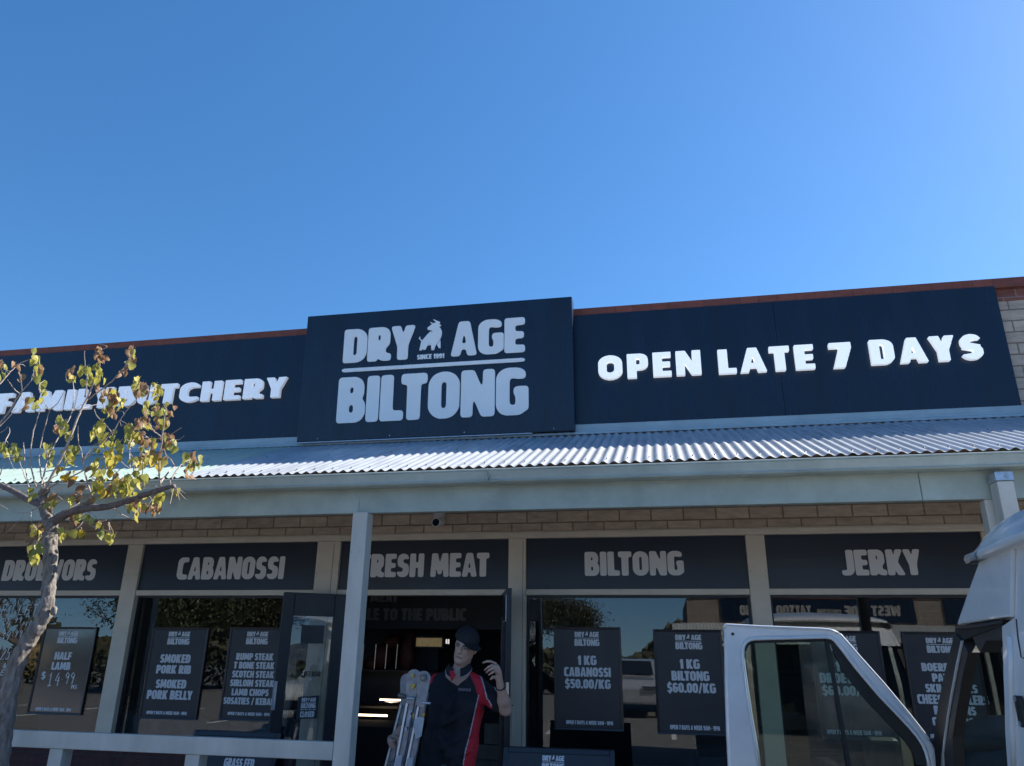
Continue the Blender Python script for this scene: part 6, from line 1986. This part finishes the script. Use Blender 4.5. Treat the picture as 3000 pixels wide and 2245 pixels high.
railA, aA, bA, dA, sA = rail(rp(395, 850), rp(243, 1655), YF, 2.45)
railB, aB, bB, dB, sB = rail(rp(515, 880), rp(360, 1655), YF + .004, 2.5)
railC, aC, bC, dC, sC = rail(rp(335, 880), rp(140, 1655), YR, 2.35)
railD, aD, bD, dD, sD = rail(rp(425, 900), rp(260, 1655), YR + .004, 2.4)
for (cx_, cy_, r_, aa, y_) in ((400, 735, .058, aA, YF - .018), (500, 742, .052, aB, YF - .030), (330, 770, .056, aC, YR - .018), (425, 775, .052, aD, YR - .030)):
    c = PY(*rp(cx_, cy_), y_); c.y = y_
    q = MB()
    pts = []
    ww = .029
    s_ = sA
    for k_ in range(0, 13):
        t = PI * k_ / 12
        pts.append(c + Vector((math.cos(t) * r_, 0, math.sin(t) * r_)))
    lo2 = aa + dA * .10
    pts += [Vector((lo2.x, y_, lo2.z)) - s_ * ww, Vector((lo2.x, y_, lo2.z)) + s_ * ww]
    q.prism(pts, (0, .010, 0)); hp_ = q.build('hinge_plate', M['alu'], LAD, bevel=.002, seg=1)
q = MB(); c = PY(*rp(500, 735), YF - .036); q.disc(c, (0, -1, 0), .024, .010, 20); hb = q.build('hinge_hub', M['alu_dark'], LAD)
q = MB(); q.disc(c + Vector((0, -.0105, 0)), (0, -1, 0), .010, .004, 16); q.build('hub_cap', M['alu'], hb)
for (p0_, p1_, knob) in ((rp(330, 945), rp(405, 955), rp(270, 925)), (rp(488, 990), rp(575, 1000), None)):
    q = MB(); a, b = PY(*p0_, YF - .045), PY(*p1_, YF - .045); q.tube([a, b], [.0085, .0085], 12); q.build('lock_pin', M['galv'], LAD, bevel=.002)
    if knob:
        q = MB(); a2 = PY(*knob, YF - .03); q.tube([a2 + Vector((-.022, .0, .006)), a2 + Vector((.03, 0, -.003))], [.017, .016], 14); q.build('pin_knob', M['alu_dark'], LAD, bevel=.003)
for i_ in range(4):
    t = .22 + .28 * i_
    a, b = aA + dA * t, aC + dC * t
    q = MB(); q.tube([a + Vector((0, .013, 0)), b - Vector((0, .013, 0))], .014, 12); q.build('rung', M['alu'], LAD)
    a, b = aB + dB * t, aD + dD * t
    q = MB(); q.tube([a + Vector((0, .013, 0)), b - Vector((0, .013, 0))], .014, 12); q.build('rung', M['alu'], LAD)
for e_ in (bA, bB, bC, bD):
    q = MB(); q.obox(e_, sA * .036, Vector((0, .016, 0)), dA * .025); q.build('rubber_foot', M['rubber'], LAD, bevel=.004)


def stick(pts, Y, mater, nm='sticker'):
    q = MB(); q.prism([PY(*rp(*p), Y) for p in pts], (0, .0012, 0)); return q.build(nm, mater, LAD)


stick([(418, 1150), (470, 1138), (508, 1150), (500, 1215), (478, 1345), (420, 1372), (392, 1240), (404, 1180)], YF - .0185, M['sticker'])
stick([(352, 1070), (384, 1078), (376, 1130), (350, 1200), (346, 1290), (322, 1298), (300, 1282), (318, 1200)], YF - .0185, M['sticker'])
stick([(366, 1092), (383, 1100), (378, 1128), (364, 1118)], YF - .0200, M['rubber'], 'torn_print')
stick([(306, 1185), (318, 1190), (312, 1240), (302, 1236)], YF - .0200, M['rubber'], 'torn_print')
stick([(324, 1240), (346, 1246), (340, 1288), (326, 1292), (330, 1268)], YF - .0200, M['rubber'], 'torn_print')
stick([(215, 1545), (285, 1540), (262, 1655), (195, 1655)], YF - .0185, M['sticker']); stick([(335, 1570), (400, 1565), (385, 1655), (318, 1655)], YF - .0185, M['sticker'])
for pts in ([(366, 692), (398, 690), (402, 722), (370, 735)], [(368, 800), (425, 795), (400, 840), (362, 860)], [(488, 1105), (516, 1100), (510, 1135), (484, 1138)], [(388, 1105), (402, 1108), (398, 1150), (384, 1150)]):
    y_ = YF - .034 if pts[0][1] < 900 else YF - .0205
    stick(pts, y_, M['yellow'], 'yellow_sticker')

# ------------------------------------------------------------------ across the car park, behind the camera: what the panes mirror
OPP = empty('opposite_shop', (7, -11.5, 0), 'brick shop with corrugated veranda across the car park, mirrored in the windows', 'building')
ox0, ox1, oy = .62, 30.0, -11.5
q = MB(); q.box(ox0, ox1, oy - 8, oy, 0, 3.34); q.build('brick_wall', M['opp_wall'], OPP)
q = MB(); q.box(ox0 - .02, ox1, oy - .1, oy + .05, 3.342, 3.42); q.build('coping', M['cap'], OPP)
q = MB()


def ofn(u, v):
    x = ox0 - .5 + (ox1 - ox0) * u
    return (x, oy + 2.4 * (1 - v) + .01, 2.12 + .42 * v + .012 * math.cos(2 * PI * x / .10))


q.grid(ofn, 2400, 1); q.build('veranda_roof', M['opp_roof'], OPP, smooth=True)
q = MB(); q.box(ox0 - .5, ox1, oy + 2.40, oy + 2.48, 1.98, 2.14); q.build('gutter', M['opp_roof'], OPP)
for xx in np.arange(ox0 + 1, 24, 3.4):
    q = MB(); q.box(xx - .05, xx + .05, oy + 2.3, oy + 2.4, 0, 2.0); q.build('post', M['post'], OPP)
for xx in np.arange(ox0 + 1.2, 24, 3.0):
    q = MB(); q.box(xx, xx + 2.4, oy + .012, oy + .03, .4, 1.95); q.build('shop_window', M['dark_in'], OPP)
for (txts, xa, xb, lab) in (([('WEST SIDE', .64, .93, .28, .74), ('COLLECTIVE', .50, .62, .34, .58), ('TATTOO STUDIO', .10, .47, .28, .74)], 1.7, 7.5, 'dark sign lettered WEST SIDE COLLECTIVE TATTOO STUDIO on the shop opposite'),
                            ([('PARK', .2, .72, .55, .92), ('BARBER', .2, .80, .08, .42)], 8.3, 11.3, 'dark barber sign lettered PARK BARBER on the shop opposite')):
    t = empty('shop_sign', ((xa + xb) / 2, oy + .05, 2.62), lab, 'shop sign')
    q = MB(); q.box(xa, xb, oy + .012, oy + .05, 2.60, 3.30); q.build('sign_panel', M['navy'], t)
    lps = []
    for tx, fa_, fb2, f0, f1 in txts:
        l, wd = text_loops(tx)
        # read from the car park side: x runs the other way
        lps = [[(xb - (1 - fb2) * (xb - xa) - (px_ / wd) * (fb2 - fa_) * (xb - xa), 2.6 + (f0 + pz_ * (f1 - f0)) * .7) for px_, pz_ in lp_] for lp_ in l]
        letter_mesh('lettering', lps, oy + .05, .012, M['shelf_in'], t, facing=1)


def far_tree(x, y, h, rw, nleaf, label, mater, bare=False, seed=0, group=None):
    r_ = random.Random(seed)
    t = empty('tree', (x, y, 0), label, 'tree', group)
    mb = MB(); tips = []

    def grow(p, d, L, rad, lev):
        pts = [p]; q_ = p.copy(); dd = d.copy()
        for i in range(4):
            dd = (dd + Vector((r_.uniform(-.22, .22), r_.uniform(-.22, .22), r_.uniform(-.08, .16)))).normalized()
            q_ = q_ + dd * (L / 4); pts.append(q_.copy())
        mb.tube(pts, [rad * (1 - .11 * i) for i in range(5)], 7 if lev < 2 else 5, cap=False)
        if lev >= 2: tips.append((q_, lev))
        if lev < (5 if bare else 4):
            for _ in range(3 if lev else 4):
                nd = (dd + Vector((r_.uniform(-1, 1), r_.uniform(-1, 1), r_.uniform(-.15, .55)))).normalized()
                grow(q_, nd, L * r_.uniform(.58, .78), rad * .56, lev + 1)
    grow(Vector((x, y, 0)), Vector((r_.uniform(-.1, .1), 0, 1)), h * .36, h * .030, 0)
    mb.build('trunk', M['bark_far'], t, smooth=True)
    if nleaf:
        nleaf = int(nleaf * 2.2)
        fb = MB()
        for i in range(nleaf):
            c, _ = r_.choice(tips)
            c = c + Vector((r_.gauss(0, rw * .10), r_.gauss(0, rw * .10), r_.gauss(0, rw * .07)))
            a = Vector((r_.uniform(-1, 1), r_.uniform(-1, 1), r_.uniform(-1, 1))).normalized(); b_2 = a.cross(Vector((r_.uniform(-1, 1), r_.uniform(-1, 1), 1))).normalized()
            s1, s2 = r_.uniform(.04, .10), r_.uniform(.025, .05)
            fb.add([c - a * s1, c + b_2 * s2, c + a * s1, c - b_2 * s2], [(0, 1, 2, 3)])
        fb.build('crown', mater, t)
    return t


VG = 2 * YG
mir = lambda x, y, depth: PY(x, y, depth)          # a mirrored thing at virtual depth d stands at Y = VG - d


def mx(px, depth): return PY(px, 1850, depth).x


far_tree(mx(1700, 44), VG - 44, 4.5, 4.4, 6500, 'round leafy tree across the car park mirrored in the window right of the door', M['foliage2'], seed=4, group='trees across the car park')
far_tree(mx(1545, 52), VG - 52, 5.4, 3.4, 2600, 'tall thin tree beside a pole across the car park', M['foliage2'], seed=5, group='trees across the car park')
far_tree(mx(90, 24), VG - 24, 4.6, 4, 0, 'bare branched tree mirrored in the leftmost window', M['foliage2'], bare=True, seed=21, group='trees across the car park')
far_tree(mx(330, 29), VG - 29, 4.4, 4, 900, 'nearly bare tree behind the parked white van', M['foliage'], bare=True, seed=8, group='trees across the car park')
far_tree(mx(560, 27), VG - 27, 4.1, 5.5, 9000, 'dark leafy tree mirrored above the pork posters', M['foliage'], seed=10, group='trees across the car park')
far_tree(mx(770, 30), VG - 30, 4.3, 5.5, 9000, 'dense tree mirrored above the steak poster', M['foliage2'], seed=13, group='trees across the car park')
far_tree(mx(-250, 30), VG - 30, 4.6, 5.5, 7000, 'broad dark tree left of the bare tree', M['foliage'], seed=15, group='trees across the car park')
far_tree(mx(1150, 40), VG - 40, 6.0, 4.5, 5000, 'leafy tree mirrored in the doorway glass', M['foliage'], seed=17, group='trees across the car park')
hg = MB()
for i in range(7000):
    r_ = rt
    x = r_.uniform(-30, -1.5); y = -17.5 + r_.uniform(-.5, .5); z = abs(r_.gauss(.6, .38))
    a = Vector((r_.uniform(-1, 1), r_.uniform(-1, 1), r_.uniform(-1, 1))).normalized(); b2_ = a.cross(Vector((.3, .2, 1))).normalized()
    hg.add([Vector((x, y, z)) - a * .1, Vector((x, y, z)) + b2_ * .06, Vector((x, y, z)) + a * .1, Vector((x, y, z)) - b2_ * .06], [(0, 1, 2, 3)])
tag(hg.build('hedge', M['foliage']), 'low clipped hedge along the far side of the car park', 'hedge')
far_wall = MB(); wa_, wb_ = mx(40, 40), mx(125, 40); far_wall.box(wa_, wb_, -26.4, -26, 0, 1.6); far_wall.box(wa_ - .02, wb_ + .02, -26.42, -25.98, 1.602, 1.68)
tag(far_wall.build('wall', M['ochre']), 'low ochre rendered wall beyond the hedge', 'wall')
hillm = MB()
for i in range(15000):
    x = rt.uniform(-70, 30); y = -62 + rt.uniform(-3, 3); hmax = 3.2 + 1.6 * math.sin(x * .23) + .9 * math.sin(x * .71 + 1)
    z = rt.uniform(0, max(.6, hmax)); a = Vector((rt.uniform(-1, 1), rt.uniform(-.4, .4), rt.uniform(-1, 1))).normalized(); b2_ = a.cross(Vector((.3, .9, .4))).normalized()
    hillm.add([Vector((x, y, z)) - a * .5, Vector((x, y, z)) + b2_ * .35, Vector((x, y, z)) + a * .5, Vector((x, y, z)) - b2_ * .35], [(0, 1, 2, 3)])
tag(hillm.build('far_trees', M['foliage2']), 'distant tree belt beyond the car park', 'trees', kind='stuff')


def car(x, y, rz_, paint, label, tall=False):
    t = empty('parked_car', (x, y, 0), label, 'car', 'cars parked across the car park')
    prof = [(-2.1, .35), (-2.15, .75), (-1.95, .95), (-1.0, 1.02), (-.35, 1.45), (.9, 1.48), (1.75, 1.05), (2.1, .98), (2.15, .6), (2.1, .35)] if not tall else [(-2.4, .35), (-2.45, .8), (-2.2, 1.05), (-1.75, 1.15), (-1.2, 1.95), (2.3, 1.98), (2.4, 1.0), (2.4, .35)]
    f_ = lambda p: Vector((x, y, 0)) + Matrix.Rotation(rz_, 3, 'Z') @ Vector(p)
    q = MB(); q.prism([f_((u, -.85, v)) for u, v in prof], f_((0, 1.7, 0)) - f_((0, 0, 0))); bo = q.build('body', paint, t, bevel=.07, seg=3)
    win = [(-.9, 1.05), (-.35, 1.38), (.85, 1.40), (1.45, 1.07)] if not tall else [(-1.65, 1.2), (-1.2, 1.82), (-.2, 1.82), (-.2, 1.2)]
    for sgn in (-1, 1):
        q = MB(); q.prism([f_((u, sgn * .855, v)) for u, v in win], f_((0, sgn * .006, 0)) - f_((0, 0, 0))); q.build('side_window', M['carglass'], t)
    ws = ((-.98, 1.06), (-.40, 1.42)) if not tall else ((-1.73, 1.2), (-1.23, 1.9))
    q = MB(); (u0, v0), (u1, v1) = ws
    q.add([f_((u0 - .02, -.7, v0 + .02)), f_((u0 - .02, .7, v0 + .02)), f_((u1 - .02, .62, v1 + .01)), f_((u1 - .02, -.62, v1 + .01))], [(0, 1, 2, 3)]); q.build('windscreen', M['carglass'], t)
    for u in (-1.4, 1.35):
        for sgn in (-1, 1):
            q = MB(); q.disc(f_((u, sgn * .72, .32)), f_((0, sgn, 0)) - f_((0, 0, 0)), .32, .15, 22); wq_ = q.build('wheel', M['tyre'], t)
            q = MB(); q.disc(f_((u, sgn * .871, .32)), f_((0, sgn, 0)) - f_((0, 0, 0)), .19, .006, 18); q.build('rim', M['silver'], wq_)
    for sgn in (-1, 1):
        q = MB(); q.obox(f_((prof[1][0] - .01, sgn * .6, .74)), f_((.03, 0, 0)) - f_((0, 0, 0)), f_((0, .18, 0)) - f_((0, 0, 0)), Vector((0, 0, .07))); q.build('headlight', M['chrome'], t, bevel=.01)
    return t


car(-6.9, -2.2, -PI / 2, M['wcar'], 'white hatchback facing the shop, mirrored between the left posters')
car(-9.6, -16.0, 0.0, M['silver'], 'silver car along the hedge mirrored in the leftmost window')
car(-4.1, -3.4, -PI / 2, M['wcar'], 'white delivery van facing the shop across the lane', tall=True)
car(-1.2, -9.5, -PI / 2, M['silver'], 'silver hatchback parked before the round tree')
q = MB(); pl = empty('lamp_post', (mx(1567, 34), VG - 34, 0), 'slim tall lamp post beside the thin tree', 'lamp post')
q.tube([(mx(1567, 34), VG - 34, 0), (mx(1567, 34), VG - 34, 5.2)], [.06, .04], 10); q.build('pole', M['galv'], pl)
q = MB(); q.box(mx(1567, 34) - .1, mx(1567, 34) + .5, VG - 34.1, VG - 33.9, 5.2, 5.3); q.build('lamp_head', M['galv'], pl, bevel=.02)
